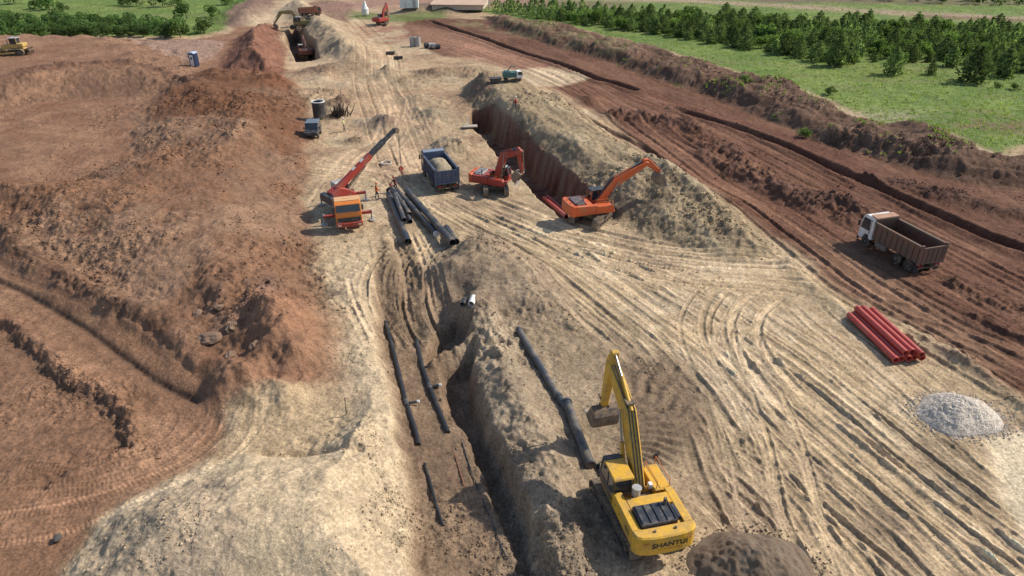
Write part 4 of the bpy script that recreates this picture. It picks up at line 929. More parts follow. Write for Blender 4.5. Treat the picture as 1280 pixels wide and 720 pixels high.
# teal vehicle behind the spoil bank
p = hit(640, 101); t = thing('service_truck', 'teal service truck with white cab behind the grey spoil bank', 'truck', (p.x, p.y, p.z), R(-80), None, .62)
M_TEAL = mat('teal paint', (.03, .12, .11), .5, 0, MUD, .3)
b = MB(); b.box(-1.1, 1.1, -2.4, 1.0, 1.0, 2.3); b.box(-.9, .9, -2.0, -.6, 2.302, 2.55); b.build('box_body', M_TEAL, t, .05)
b = MB(); b.prism([(1.05, .8), (2.6, .8), (2.65, 1.6), (2.3, 2.5), (1.05, 2.55)], -1.1, 1.1); c = b.build('cab', M_WHITE, t, .05)
b = MB(); b.prism([(1.4, 1.65), (2.68, 1.65), (2.36, 2.4), (1.4, 2.4)], -1.12, 1.12); b.build('window', M_GLASS, c)
b = MB(); b.tube([(0, -1.2, 2.5), (.2, -.2, 3.9), (.2, .9, 3.6)], .12, 8); b.build('crane_arm', M_TEAL, t)
for s in (-1, 1):
    for y in (1.8, -1.6): wheel(t, s*.95, y, .48, .28)
p = hit(619, 104); t = thing('skip', 'dark steel skip left of the teal service truck', 'skip', (p.x, p.y, p.z), R(10), None, .7)
b = MB(); b.hexa([(-.9, -.6, 0), (.9, -.6, 0), (.9, .6, 0), (-.9, .6, 0), (-1.4, -.8, 1.2), (1.4, -.8, 1.2), (1.4, .8, 1.2), (-1.4, .8, 1.2)]); b.build('hopper', M_BLACK, t); b = MB(); b.tube([(-1.42, -.82, 1.2), (1.42, -.82, 1.2), (1.42, .82, 1.2), (-1.42, .82, 1.2), (-1.42, -.8, 1.2)], .07, 6); b.build('rim', M_STEEL, t)
# dark jeep by the clay heap
p = hit(392, 170); t = thing('jeep', 'dark grey off-road vehicle parked below the black well shaft', 'vehicle', (p.x, p.y, p.z), R(186), None, 1.0)
b = MB(); b.prism([(-1.7, .5), (1.7, .5), (1.75, .95), (.75, 1.1), (-1.75, 1.1)], -.9, .9); b.build('body', M_BLACK, t, .05)
b = MB(); b.prism([(-1.7, 1.1), (.8, 1.1), (.5, 1.85), (-1.6, 1.9)], -.85, .85); b.build('cabin', M_GLASS, t, .04)
b = MB(); b.box(-.86, .86, -1.65, .5, 1.86, 1.93); b.build('roof', mat('blue grey roof', (.12, .15, .19), .5, 0, MUD, .3), t, .03)
for s in (-1, 1):
    for y in (1.1, -1.1): wheel(t, s*.8, y, .38, .24)
    b = MB(); b.box(s*1.02-.1, s*1.02+.1, .5, .58, 1.15, 1.4); b.build('mirror', M_BLACK, t)
# ------------------------------------------------------------------ pipes
M_PE = mat('black plastic pipe', (.030, .034, .042), .34, 0, (.22, .17, .12), .45, .8)
M_PEG = mat('dusty grey black pipe', (.055, .058, .064), .45, 0, (.24, .19, .14), .4, .8)
M_PE2 = mat('clean black pipe', (.020, .021, .024), .4, 0, (.12, .10, .08), .25, .8)
M_PIN = mat('pipe bore', (.012, .012, .012), .8)
M_CAP = mat('white pipe cap', (.72, .70, .66), .6)
M_REDP = mat('red corrugated pipe', (.47, .075, .055), .5, 0, (.40, .20, .15), .25, .7)
def pipe(a, b, r, label, m, group=None, caps=None, name='pipe', lift=0.0, cat='pipe', hollow=.9, ribs=0.0, sink=.12):
    A = hit(*a, lift=r); B = hit(*b, lift=r); A.z = ground(A.x, A.y); B.z = ground(B.x, B.y)
    n = 14; zs = [A.z+(B.z-A.z)*i/n for i in range(n+1)]
    lift2 = max(0, np.percentile([ground(A.x+(B.x-A.x)*i/n, A.y+(B.y-A.y)*i/n)-zs[i] for i in range(n+1)], 70))
    P0 = A+Vector((0, 0, r*(1-sink)+lift2+lift)); P1 = B+Vector((0, 0, r*(1-sink)+lift2+lift)); c = (P0+P1)/2
    t = thing(name, label, cat, c, 0, group)
    if ribs:
        L = (P1-P0).length; k = int(L/.16); pts = []; rr = []
        for i in range(k):
            for f, q in ((.05, 1), (.5, 1), (.6, ribs), (.95, ribs)): pts.append((P0-c)+(P1-P0)*((i+f)/k)); rr.append(r*q)
        MBB = MB().tube(pts, rr, 16, hollow=.86)
    else: MBB = MB().tube([(P0-c)+(P1-P0)*f for f in (0, .25, .5, .75, 1)], r, 18, hollow=hollow)
    o = MBB.build('barrel', m, t, smooth=True)
    if caps:
        for e in caps:
            q = (P0 if e == 0 else P1)-c; dd = (P1-P0).normalized()*(1 if e else -1)
            MB().cyl(q-dd*.15, q+dd*.05, r*1.04, n=18).build('end_cap', M_CAP, t, smooth=True)
    return t
g = 'black pipes lying beside the truck crane'
pipe((486, 243), (510, 302), .34, 'thick black pipe with open end nearest the orange crane', M_PE, g)
pipe((494, 250), (506, 282), .22, 'slim dusty grey pipe lying on top beside the thick black pipe', M_PEG, g, lift=.55)
pipe((490, 237), (512, 270), .28, 'short dusty grey pipe between the crane-side pipe and the long pair', M_PEG, g)
pipe((503, 252), (513, 277), .24, 'shortest thin black pipe with dark open end in the pipe group', M_PE, g)
pipe((495, 237), (546, 293), .31, 'long black pipe with white end cap, left of the long pair', M_PE, g, caps=[1])
pipe((509, 238), (566, 303), .34, 'long black pipe with open end, right of the long pair', M_PE, g)
pipe((558, 284), (570, 302), .32, 'short black pipe offcut at the near right end of the long pair', M_PE, g)
pipe((680, 249), (708, 273), .22, 'red pipe at the trench edge behind the orange excavator, lower one', M_REDP, 'red pipes by the deep trench', lift=.2)
pipe((684, 249), (706, 267), .17, 'red pipe at the trench edge behind the orange excavator, upper one', M_REDP, 'red pipes by the deep trench', lift=.35)
def laid(pts, r, name, label, m, parts=(), lift=.6):
    """a flexible pipe following the ground"""
    W = [hit(*q) for q in pts]; P = catmull([(w.x, w.y) for w in W], .6)
    z = np.array([ground(*q) for q in P]); k = np.ones(9)/9; z = np.convolve(np.pad(z, 4, 'edge'), k, 'valid'); c = Vector((P[0][0], P[0][1], z[0]))
    V = [Vector((P[i][0], P[i][1], z[i]+r*lift))-c for i in range(len(P))]
    t = thing(name, label, 'pipe' if 'pipe' in name else 'hose', c)
    MB().tube(V, r, 14).build('barrel', m, t, smooth=True)
    for f, ln, kind in parts:
        i = int(f*(len(V)-2)); dd = (V[i+1]-V[i]).normalized()
        if kind == 'collar': MB().cyl(V[i]-dd*ln, V[i]+dd*ln, r*1.18, n=14).build('collar', M_PEG, t, smooth=True)
        if kind == 'branch':
            e = V[i]+Vector((ln, .05, .12)); br = MB().cyl(V[i], e, r*.6, n=10).build('branch', M_PE, t, smooth=True); MB().cyl(e-Vector((.05, 0, 0)), e+Vector((.1, 0, .02)), r*.66, n=10).build('end_cap', M_CAP, br)
    return t
laid([(482, 404), (490, 432), (498, 465), (508, 505), (520, 542), (523, 557)], .15, 'trench_pipe', 'thin black pipe on the left side of the middle trench floor', M_PE2, [(.80, .3, 'collar'), (.80, .75, 'branch')])
laid([(521, 428), (527, 455), (537, 485), (548, 512), (560, 542)], .15, 'trench_pipe', 'thin black pipe on the right side of the middle trench floor', M_PE2, [(.62, .3, 'collar'), (.62, .7, 'branch')])
laid([(531, 580), (538, 605), (546, 635), (554, 658)], .09, 'trench_pipe', 'short black pipe half buried in the lower trench floor', M_PE2)
laid([(648, 414), (662, 440), (676, 462), (692, 490), (709, 514)], .24, 'pipeline', 'grey black pipeline running up beside the berm to the heap', M_PEG, [(.98, .12, 'collar')], .75)
laid([(708, 506), (716, 530), (726, 556), (738, 586)], .30, 'pipeline', 'thick black pipe with white rim ending beside the yellow excavator cab', M_PE, [(.0, .08, 'collar')], .8)
laid([(577, 548), (586, 580), (600, 615), (614, 650), (634, 700)], .035, 'hose', 'thin dark cable laid along the trench floor by the shaded wall', M_PE)
laid([(566, 560), (578, 600), (588, 628)], .03, 'hose', 'thin brown cable left of the longer trench cable', M_RUST)
laid([(735, 570), (748, 586), (752, 597)], .12, 'hose', 'black hose curled by the excavator cab', M_PE)
# red pipe stack
A = hit(1064, 401); A2 = hit(1090, 391.5); B = hit(1121, 458); ax = (B-A); ax.z = 0; ax.normalize(); sdv = Vector((-ax.y, ax.x, 0)); r = .225
base = (A+hit(1145, 448))/2; gz = float(np.mean([ground(base.x+dx, base.y+dy) for dx in (-1, 0, 1) for dy in (-2, 0, 2)]))+.02
first = None; L = 6.0
words = ['outermost left red pipe in the bottom row of the stack', 'second red pipe from the left in the bottom row', 'middle red pipe in the bottom row, deep in shade', 'fourth red pipe from the left in the bottom row', 'outermost right red pipe in the bottom row of the stack',
         'left red pipe of the upper row on the stack', 'middle red pipe of the upper row on the stack', 'right red pipe of the upper row on the stack']
k = int(L/.17)
def red_pipe():
    pts = []; rr = []
    for i in range(k):
        for f, q in ((.06, 1), (.5, 1), (.6, .93), (.95, .93)): pts.append((0, -L/2+L*(i+f)/k, 0)); rr.append(r*q)
    t = thing('pipe', words[0], 'pipe'); MB().tube(pts, rr, 16, hollow=.84).build('barrel', M_REDP, t, smooth=True)
    MB().tube([(0, L/2-.22, 0), (0, L/2+.04, 0)], r*1.1, 16, hollow=.88).build('socket', M_REDP, t, smooth=True); return t
def copy_tree(o, parent=None):
    c = o.copy(); COL.objects.link(c)
    if parent: c.parent = parent
    for ch in o.children: copy_tree(ch, c)
    return c
pr = red_pipe(); rz = math.atan2(ax.x, -ax.y)+math.pi
for i in range(8):
    t = pr if i == 0 else copy_tree(pr)
    if i < 5: o_ = (i-2)*2.14*r; z = r*1.12; sh = random.uniform(-.15, .15)
    else: o_ = [-.55, .52, 1.5][i-5]*2.14*r; z = r*1.12+1.74*r; sh = random.uniform(-.25, .2)
    q = base+sdv*(-o_)*(1 if sdv.x < 0 else -1)+ax*sh
    t.location = (q.x, q.y, gz+z); t.rotation_euler = (0, 0, math.atan2(-ax.x, ax.y)+(math.pi if i % 2 else 0)+random.uniform(-.01, .01)); t['label'] = words[i]; t['group'] = 'stacked red corrugated pipes'
# ------------------------------------------------------------------ heaps that were tipped on the ground
def heap(name, label, cat, c, rx, ry, h, m, rz=0, n=70, lump=.10, lam=.5, sharp=1.25, seed=3):
    th = np.linspace(0, 2*np.pi, 2*n, endpoint=False); rad = np.linspace(0, 1, n)
    Rr, T = np.meshgrid(rad, th, indexing='ij'); wob = 1+.05*np.sin(3*T+seed)+.04*np.sin(5*T+2*seed)
    x = Rr*np.cos(T)*rx*wob; y = Rr*np.sin(T)*ry*wob; z = h*np.clip(1-Rr**sharp, 0, 1)*(1+.0*T)
    z = z*(1+.07*fbm(x+seed*9, y, 2.2, 2, seed))+lump*fbm(x, y, lam, 3, seed+4, .75)*sstep(1.0, .8, Rr)
    ca_, sa_ = math.cos(rz), math.sin(rz); gx = x*ca_-y*sa_; gy = x*sa_+y*ca_
    g0 = ground(c.x, c.y)
    gz_ = np.array([ground(c.x+a, c.y+b_) for a, b_ in zip(gx.ravel(), gy.ravel())]).reshape(gx.shape)-g0
    zz_ = z+np.median(gz_)+.02; zz_[-1] = np.minimum(gz_[-1], np.median(gz_))-.25
    V = np.stack([gx, gy, zz_], -1).reshape(-1, 3); i = np.arange(n*2*n).reshape(n, 2*n); j = np.roll(i, -1, 1)
    F = np.stack([i[:-1], i[1:], j[1:], j[:-1]], -1).reshape(-1, 4)
    me = fast_mesh(name, V, F, 4); me.polygons.foreach_set('use_smooth', np.ones(len(F), bool)); o = link(name, me, m); o.location = (c.x, c.y, g0); return tag(o, label, cat)
m, nt, b_ = nodes_of('crushed stone'); tc = N(nt, 'ShaderNodeTexCoord'); vo = N(nt, 'ShaderNodeTexVoronoi', ins={'Scale': 15.0}); nt.links.new(tc.outputs['Object'], vo.inputs['Vector'])
cr_ = N(nt, 'ShaderNodeValToRGB'); cr_.color_ramp.elements[0].color = (.32, .27, .215, 1); cr_.color_ramp.elements[1].color = (.68, .59, .495, 1); sp_ = N(nt, 'ShaderNodeSeparateColor'); nt.links.new(vo.outputs['Color'], sp_.inputs[0]); nt.links.new(sp_.outputs[0], cr_.inputs[0])
nt.links.new(cr_.outputs[0], b_.inputs['Base Color']); b_.inputs['Roughness'].default_value = .9
bp_ = N(nt, 'ShaderNodeBump', ins={'Strength': .7, 'Distance': .05}); nt.links.new(vo.outputs['Distance'], bp_.inputs['Height']); nt.links.new(bp_.outputs['Normal'], b_.inputs['Normal'])
M_STONE = m
heap('gravel_pile', 'light grey crushed stone pile on the sand at the right edge', 'gravel pile', hit(1197, 520), 2.55, 2.0, 1.3, M_STONE, R(5), lump=.12, lam=.35, sharp=1.55)
M_PEB = M_STONE
M_DGRAV = mat('dark brown gravel', (.168, .115, .073), .95, 0, (.22, .165, .115), .6, 2.2, bump=.12, bscale=7.0)
heap('sand_pile', 'dark brown gravel heap beside the yellow excavator at the bottom edge', 'gravel pile', Vector((11.55, 21.7, 0)), 3.1, 2.4, 1.6, M_DGRAV, R(-10), lump=.22, lam=.7, sharp=1.2, seed=5)
# ------------------------------------------------------------------ smaller things
def obj1(mb, name, m, loc, label, cat, rz=0, group=None, bev=0, smooth=False):
    o = mb.build(name, m, None, bev, smooth); o.location = loc; o.rotation_euler = (0, 0, rz); return tag(o, label, cat, group)
p = hit(244, 83); t = thing('portable_toilet', 'dark blue portable toilet with white door beyond the clay heap', 'portable toilet', p, R(-12), None, 1.15)
M_TB = mat('blue cabin plastic', (.016, .032, .075), .5)
b = MB(); b.box(-.55, .55, -.55, .55, .05, 2.15); c = b.build('cabin', M_TB, t, .04)
b = MB(); b.prism([(-.6, 2.15), (.6, 2.15), (.3, 2.4), (-.3, 2.4)], -.6, .6, 'y'); b.build('roof', mat('pale cabin roof', (.35, .42, .55), .5), t, .03)
b = MB(); b.box(-.34, .34, -.58, -.553, .12, 1.95); d = b.build('door', M_WHITE, t); b = MB(); b.box(-.16, .16, -.60, -.583, 1.2, 1.6); b.build('vent', M_BLACK, d)
p = hit(400, 147); t = thing('well_shaft', 'black well shaft with pale rim standing upright by the clay heap', 'well shaft', p)
MB().tube([(0, 0, 0), (0, 0, .8), (0, 0, 1.6), (0, 0, 2.35)], .92, 24, hollow=.93).build('barrel', M_PE, t, smooth=True); MB().tube([(0, 0, 2.30), (0, 0, 2.42)], .97, 24, hollow=.86).build('rim', M_CAP, t)
p = hit(425, 146); b = MB(); random.seed(5)
for i in range(46):
    a = random.uniform(0, 6.28); q = Vector((random.gauss(0, .55), random.gauss(0, .45), .1)); e = q+Vector((random.gauss(0, .5), random.gauss(0, .4), random.uniform(.6, 1.9))); b.tube([q, (q+e)/2+Vector((random.gauss(0, .1), 0, .1)), e], [.09, .07, .03], 5)
obj1(b, 'brush_pile', mat('dark roots', (.05, .035, .028), .9), p, 'tangle of dark roots piled right of the black well shaft', 'brush pile')
def stake(px, py, h, label, lean=0.0, r=.035, m=None):
    p = hit(px, py); b = MB(); b.tube([(0, 0, -.2), (lean*.5, 0, h*.5), (lean, 0, h)], r, 6); return obj1(b, 'stake', m or M_STEEL, p, label, 'stake')
stake(408, 140, 3.6, 'tall thin stake just right of the black well shaft'); stake(429, 140, 3.4, 'tall thin stake standing in the root tangle')
stake(433, 518, 1.3, 'short thin stake on the pale sand left of the middle trench', .05); stake(692, 484, .8, 'small pale peg beside the pipeline', .03, .03, M_CAP)
stake(998, 482, .7, 'bent rod sticking out of the rutted sand', .35, .02)
p = hit(483, 205); MB_ = MB(); MB_.tube([(.62*math.cos(a), .62*math.sin(a), .12) for a in np.linspace(0, 2*math.pi, 29)], .12, 8, cap=False); obj1(MB_, 'ring', mat('pale concrete', (.48, .42, .35), .85, 0, MUD, .4), p, 'pale ring lying on sand behind the crane boom', 'ring', smooth=True)
M_CONC = mat('grey concrete', (.40, .38, .36), .85, 0, (.22, .18, .15), .4)
def cring(px, py, z, rr, h, label, lying=False, rz=0, m=None):
    p = hit(px, py); b = MB()
    if lying: b.tube([(-h/2, 0, rr), (h/2, 0, rr)], rr, 20, hollow=.82)
    else: b.tube([(0, 0, z), (0, 0, z+h)], rr, 20, hollow=.82)
    return obj1(b, 'concrete_ring', m or M_CONC, p, label, 'concrete ring', rz, 'concrete rings on the red haul road', smooth=True)
cring(516, 58, 0, .62, 1.0, 'lower left concrete ring of the two upright stacks'); cring(516, 58, 1.01, .62, 1.0, 'upper left concrete ring of the two upright stacks')
cring(522.5, 58, 0, .62, 1.0, 'lower right concrete ring of the two upright stacks'); cring(522.5, 58, 1.01, .62, 1.0, 'upper right concrete ring of the two upright stacks')
cring(533, 60, 0, .55, .8, 'dark concrete ring next to the upright stacks', True, R(20), M_BLACK); cring(538.5, 60.5, 0, .6, .8, 'pale concrete ring in the middle of the lying row', True, R(10)); cring(543, 61, 0, .6, .7, 'concrete ring second from the right end', True, R(-10)); cring(547.5, 61, 0, .5, 1.0, 'dark ring at the right end of the row', True, R(15), M_BLACK)
for px, py, lb in [(488, 68, 'dark steel trough lying farther on the pale sand'), (498, 74, 'dark steel trough lying nearer on the pale sand')]:
    p = hit(px, py); b = MB(); b.prism([(-.35, 0), (.35, 0), (.5, .55), (.42, .55), (.3, .08), (-.3, .08), (-.42, .55), (-.5, .55)], -.9, .9); obj1(b, 'trough', M_BLACK, p+Vector((0, 0, -.02)), lb, 'trough', R(8))
p = hit(589, 384); b = MB(); b.tube([(0, 0, .28), (.17, .95, .36)], .25, 18, hollow=.9); obj1(b, 'pipe_section', M_CAP, p, 'short white pipe section lying at the edge of the brown heap', 'pipe', smooth=True)
p = hit(579, 381); b = MB(); b.tube([(0, -.3, .2), (.1, .4, .22)], .22, 12, hollow=.85); obj1(b, 'pipe_section', M_PE, p, 'short black pipe offcut left of the white pipe section', 'pipe', smooth=True)
p = hit(586, 160); t = thing('platform', 'small pale platform with white post at the left trench edge', 'platform', p+Vector((.2, 0, .2)), R(8))
b = MB(); b.box(-1.0, 1.0, -.5, .5, 0, .14); b.build('deck', mat('dusty board', (.42, .36, .29), .8), t, .02); b = MB(); b.tube([(-.3, .2, .14), (-.3, .2, 1.6)], .06, 8); b.build('post', M_CAP, t); b = MB(); b.box(-.4, .4, -.3, .3, -1.2, -.01); b.build('stand', M_RUST, t)
p = hit(73, 675); V = []
bm = bmesh.new(); bmesh.ops.create_icosphere(bm, subdivisions=3, radius=.24)
for v in bm.verts: v.co *= 1+.25*float(vnoise(np.array([v.co.x*5+3]), np.array([v.co.y*5+v.co.z*4]), 8)[0]); v.co.z *= .7
me = bpy.data.meshes.new('stone'); bm.to_mesh(me); bm.free(); o = link('stone', me, mat('dark stone', (.07, .062, .055), .9)); o.location = p+Vector((0, 0, .15)); tag(o, 'single dark stone on the smooth clay in the lower left corner', 'stone')
def rock(px, py, r_, label, sd_, m_, flat=.55):
    p = hit(px, py); bm = bmesh.new(); bmesh.ops.create_icosphere(bm, subdivisions=3, radius=r_)
    for v in bm.verts:
        u_ = v.co/r_; a_ = 1+.35*float(vnoise(np.array([u_.x*1.6+sd_]), np.array([u_.y*1.6+u_.z*1.3]), sd_)[0])+.12*float(vnoise(np.array([u_.x*5+sd_]), np.array([u_.y*5+u_.z*4]), sd_+1)[0]); v.co *= a_; v.co.x *= 1.35; v.co.z = round(v.co.z*flat/(.28*r_))*.28*r_*.6+v.co.z*flat*.4
    me = bpy.data.meshes.new('stone'); bm.to_mesh(me); bm.free(); o = link('stone', me, m_); o.location = p+Vector((0, 0, r_*.15)); o.rotation_euler = (.1, .15, sd_); tag(o, label, 'stone')
M_SLAB = mat('pinkish clay slab', (.25, .155, .10), .9, 0, (.17, .10, .065), .5, 1.5, bump=.08)
for a_ in [(262, 424, .6, 'largest flat pale clay slab low on the front of the spoil heap', 3), (290, 409, .4, 'pale clay lump above and right of the largest slab', 5), (288, 446, .42, 'clay boulder with dark shadow below the largest slab', 8), (248, 392, .35, 'clay block high on the front of the spoil heap', 11), (275, 384, .32, 'small clay block near the crest of the heap front', 13), (318, 432, .33, 'clay lump left of the small reddish cone', 17)]: rock(a_[0], a_[1], a_[2], a_[3], a_[4], M_SLAB)
# background buildings and posts
p = hit(512, 10); t = thing('container', 'white site container far up the site behind the green strip', 'container', p, R(3)); b = MB(); b.box(-2.6, 2.6, -1.2, 1.2, .1, 2.7); b.build('wall', M_WHITE, t); b = MB(); b.box(-2.7, 2.7, -1.3, 1.3, 2.7, 2.82); b.build('roof', M_CAP, t); b = MB(); b.box(1.0, 1.9, -1.23, -1.202, .15, 2.2); b.build('door', M_GREYP, t)
p = hit(570, 12.5); t = thing('shed', 'long low shed with wide tan roof at the top of the site', 'shed', p+Vector((1, 8, 0)), R(-4)); b = MB(); b.box(-7.5, 7.5, -8, 8, 0, 1.4); b.build('wall', mat('pale shed wall', (.50, .42, .34), .8, 0, MUD, .3), t); b = MB(); b.hexa([(-8, -8.6, 1.35), (8, -8.6, 1.35), (8, 8.6, 2.4), (-8, 8.6, 2.4), (-8, -8.6, 1.5), (8, -8.6, 1.5), (8, 8.6, 2.55), (-8, 8.6, 2.55)]); b.build('roof', mat('tan sheet roof', (.54, .37, .26), .7, 0, (.42, .29, .21), .4, .4), t)
p = hit(457, 20); t = thing('silo', 'small white silo with narrow top standing on the green strip', 'silo', p); MB().lathe([(.5, .95), (2.0, 1.0), (2.6, .55), (3.3, .45), (3.9, .25)], (0, 0, 0), (0, 0, 1), 18).build('barrel', M_WHITE, t, smooth=True)
b = MB()
for a in range(4): b.cyl((.7*math.cos(a*1.57+.7), .7*math.sin(a*1.57+.7), -.1), (.7*math.cos(a*1.57+.7), .7*math.sin(a*1.57+.7), .6), .08, n=6)
b.build('stand', M_GREYP, t)
for px, py, h, lb in [(690, 14, 7.5, 'tall thin white pole standing among the far pines'), (611, 12, 3.5, 'short grey pole right of the tan shed')]:
    p = hit(px, py); t = thing('pole', lb, 'pole', p); MB().tube([(0, 0, -.3), (0, 0, h)], [.16, .09], 8).build('post', M_GREYP, t); MB().box(-.3, .3, -.1, .1, h, h+.15).build('lamp', M_WHITE, t)
# ------------------------------------------------------------------ people
M_HI = mat('orange work vest', (.48, .10, .02), .8); M_NAVY = mat('dark blue overalls', (.03, .035, .06), .85); M_SKIN = mat('skin', (.36, .19, .12), .6); M_PALE = mat('pale yellow jacket', (.58, .50, .24), .85); M_HAIR = mat('dark hair', (.02, .015, .012), .8)
def person(p, rz, label, top, legs, helmet, bend=0.0, armf=.3, step=.16):
    t = thing('person', label, 'person', p, rz)
    hip = Vector((0, 0, .92)); ch = Vector((0, .45*math.sin(bend), .92+.45*math.cos(bend))); nk = ch+Vector((0, .13*math.sin(bend), .13*math.cos(bend))); hd_ = nk+Vector((0, .05+.1*math.sin(bend), .2))
    V = [hip, ch, nk, hd_-Vector((0, 0, .06)), hd_+Vector((0, 0, .07))]; E = [(0, 1), (1, 2), (2, 3), (3, 4)]; Rd = [.15, .17, .065, .095, .085]
    for s in (-1, 1):
        n0 = len(V); V += [Vector((s*.10, 0, .88)), Vector((s*.11, s*step*.5+.04, .48)), Vector((s*.12, s*step-.02, .08)), Vector((s*.13, s*step+.16, .04))]; Rd += [.10, .068, .05, .045]; E += [(0, n0), (n0, n0+1), (n0+1, n0+2), (n0+2, n0+3)]
        n0 = len(V); sh_ = ch+Vector((s*.19, 0, .02)); el_ = sh_+Vector((s*.07, armf*.35, -.28)); wr = el_+Vector((-s*.02, armf*.75, -.20+.1*armf)); hn = wr+Vector((0, .06, -.05)); V += [sh_, el_, wr, hn]; Rd += [.07, .052, .038, .042]; E += [(1, n0), (n0, n0+1), (n0+1, n0+2), (n0+2, n0+3)]
    me = bpy.data.meshes.new('body'); me.from_pydata(V, E, []); o = bpy.data.objects.new('body', me); COL.objects.link(o)
    md = o.modifiers.new('s', 'SKIN'); md.use_smooth_shade = True; sv = me.skin_vertices[0].data
    for i, r_ in enumerate(Rd): sv[i].radius = (r_, r_*.85)
    sv[0].use_root = True; o.modifiers.new('u', 'SUBSURF').levels = 1
    me2 = bpy.data.meshes.new_from_object(o.evaluated_get(bpy.context.evaluated_depsgraph_get())); bpy.data.objects.remove(o)
    for m_ in (legs, top, M_SKIN): me2.materials.append(m_)
    for f in me2.polygons:
        c_ = f.center; f.material_index = 0 if c_.z < .9 else (2 if (c_-nk).dot((hd_-nk).normalized()) > .02 or min((c_-V[i]).length for i in (12, 20) if i < len(V)) < .09 else 1)
    bo_ = bpy.data.objects.new('body', me2); COL.objects.link(bo_); bo_.parent = t
    b = MB(); b.lathe([(.0, .125), (.02, .13), (.08, .115), (.13, .07), (.15, .01)], hd_+Vector((0, 0, .05)), (0, 0, 1), 14); b.build('helmet' if helmet else 'hair', helmet or M_HAIR, t, smooth=True)
    b = MB(); b.prism([(hd_.y+.085, hd_.z-.02), (hd_.y+.12, hd_.z-.04), (hd_.y+.085, hd_.z-.05)], -.015, .015); b.build('nose', M_SKIN, t)
    return t
M_HELO = mat('orange helmet', (.5, .12, .02), .4)
person(hit(471.5, 249), R(-60), 'worker in orange vest and dark trousers standing between crane and black pipes', M_HI, M_NAVY, M_HELO)
person(hit(485, 247), R(-120), 'worker in dark overalls bending over the ends of the black pipes', M_NAVY, M_NAVY, M_RED, .9, .8)
person(hit(495, 240), R(150), 'worker in dark clothes and red helmet behind the long black pipes under the hook', mat('maroon jacket', (.12, .03, .03), .8), M_NAVY, M_RED, .25, .6)
person(hit(430.5, 164), R(-100), 'worker in pale yellow jacket walking alone below the root tangle', M_PALE, mat('grey trousers', (.12, .11, .10), .8), M_WHITE)
person(hit(645, 137), R(60), 'worker in red jacket standing on the grey spoil bank', mat('red jacket', (.35, .04, .03), .8), M_NAVY, M_WHITE)
# ------------------------------------------------------------------ vegetation
M_PINE = leaf_material('pine needles', (.078, .122, .058), (.155, .21, .085))
M_LEAF = leaf_material('shrub leaves', (.075, .135, .048), (.165, .24, .085))
M_BARK = mat('bark', (.09, .06, .04), .9)
M_BLADE = leaf_material('grass blades', (.14, .21, .055), (.24, .30, .09))
def leaf_quads(C, D, s, asp, rg):
    """C centres, D main directions, s sizes -> crossed leaf quads"""
    n = len(C); r_ = rg.normal(size=(n, 3)); side = np.cross(D, r_); side /= np.linalg.norm(side, axis=1)[:, None]+1e-9
    a = D*s[:, None]; b_ = side*(s*asp)[:, None]
    V = np.stack([C-a*.5-b_*.35, C-a*.2+b_*.5, C+a*.6+b_*.1, C+a*.1-b_*.55], 1).reshape(-1, 3)
    return V, np.arange(n*4).reshape(n, 4)
def pine_points(rg, n, fat, tiers):
    t = rg.random(n)**.9; t = np.clip(np.round(t*tiers)/tiers*.3+t*.7, 0, 1)
    z = .06+.92*t; a = rg.random(n)*6.283; prof = fat*(1-t**1.45)**.8*(.60+.45*np.minimum(t*3.2, 1))
    prof *= 1+.30*np.sin(a*3+t*9+rg.uniform(0, 6))+.22*np.sin(a*5-t*15+rg.uniform(0, 6)); rr = prof*np.sqrt(rg.uniform(.18, 1.0, n))
    C = np.stack([rr*np.cos(a), rr*np.sin(a), z-.10*rr], 1); D = np.stack([np.cos(a)*.7, np.sin(a)*.7, .6+.8*t], 1)+rg.normal(size=(n, 3))*.45; D /= np.linalg.norm(D, axis=1)[:, None]; return C, D, t
def make_tree_mesh(kind, seed, n):
    rg = np.random.default_rng(seed)
    if kind == 'pine':
        C, D, t = pine_points(rg, n, rg.uniform(.30, .44), rg.integers(6, 10)); s = rg.uniform(.035, .07, n)*(1.15-.6*t)
        V, F = leaf_quads(C, D, s*1.5, .55, rg)
    else:
        lob = rg.normal(size=(7, 3))*np.array([.22, .22, .14])+np.array([0, 0, .55]); lr = rg.uniform(.18, .34, 7); k = rg.integers(0, 7, n)
        d = rg.normal(size=(n, 3)); d /= np.linalg.norm(d, axis=1)[:, None]; C = lob[k]+d*(lr[k]*rg.uniform(.55, 1.0, n)**.5)[:, None]*np.array([1, 1, 1.05]); C[:, 2] = np.maximum(C[:, 2], .05)
        D = d+rg.normal(size=(n, 3))*.6; D /= np.linalg.norm(D, axis=1)[:, None]; V, F = leaf_quads(C, D, rg.uniform(.06, .13, n), .8, rg)
    me = fast_mesh('crown', V, F, 4); me.materials.append(M_PINE if kind == 'pine' else M_LEAF)
    b = MB(); b.tube([(0, 0, -.03), (.01, .005, .3), (-.01, .01, .62), (0, 0, .93 if kind == 'pine' else .7)], [.030, .023, .014, .003], 6)
    for i in range(9):
        a = rg.uniform(0, 6.28); z = .12+.07*i; l = .26*(1-z)+.06; b.tube([(0, 0, z), (l*.6*math.cos(a), l*.6*math.sin(a), z+.03), (l*math.cos(a), l*math.sin(a), z+.09)], [.010, .006, .002], 4)
    tr_ = b.build('trunk', M_BARK); tm = tr_.data; bpy.data.objects.remove(tr_)
    return me, tm
PINES = [make_tree_mesh('pine', 100+i, 1500) for i in range(9)]; SHRUBS = [make_tree_mesh('shrub', 200+i, 900) for i in range(6)]
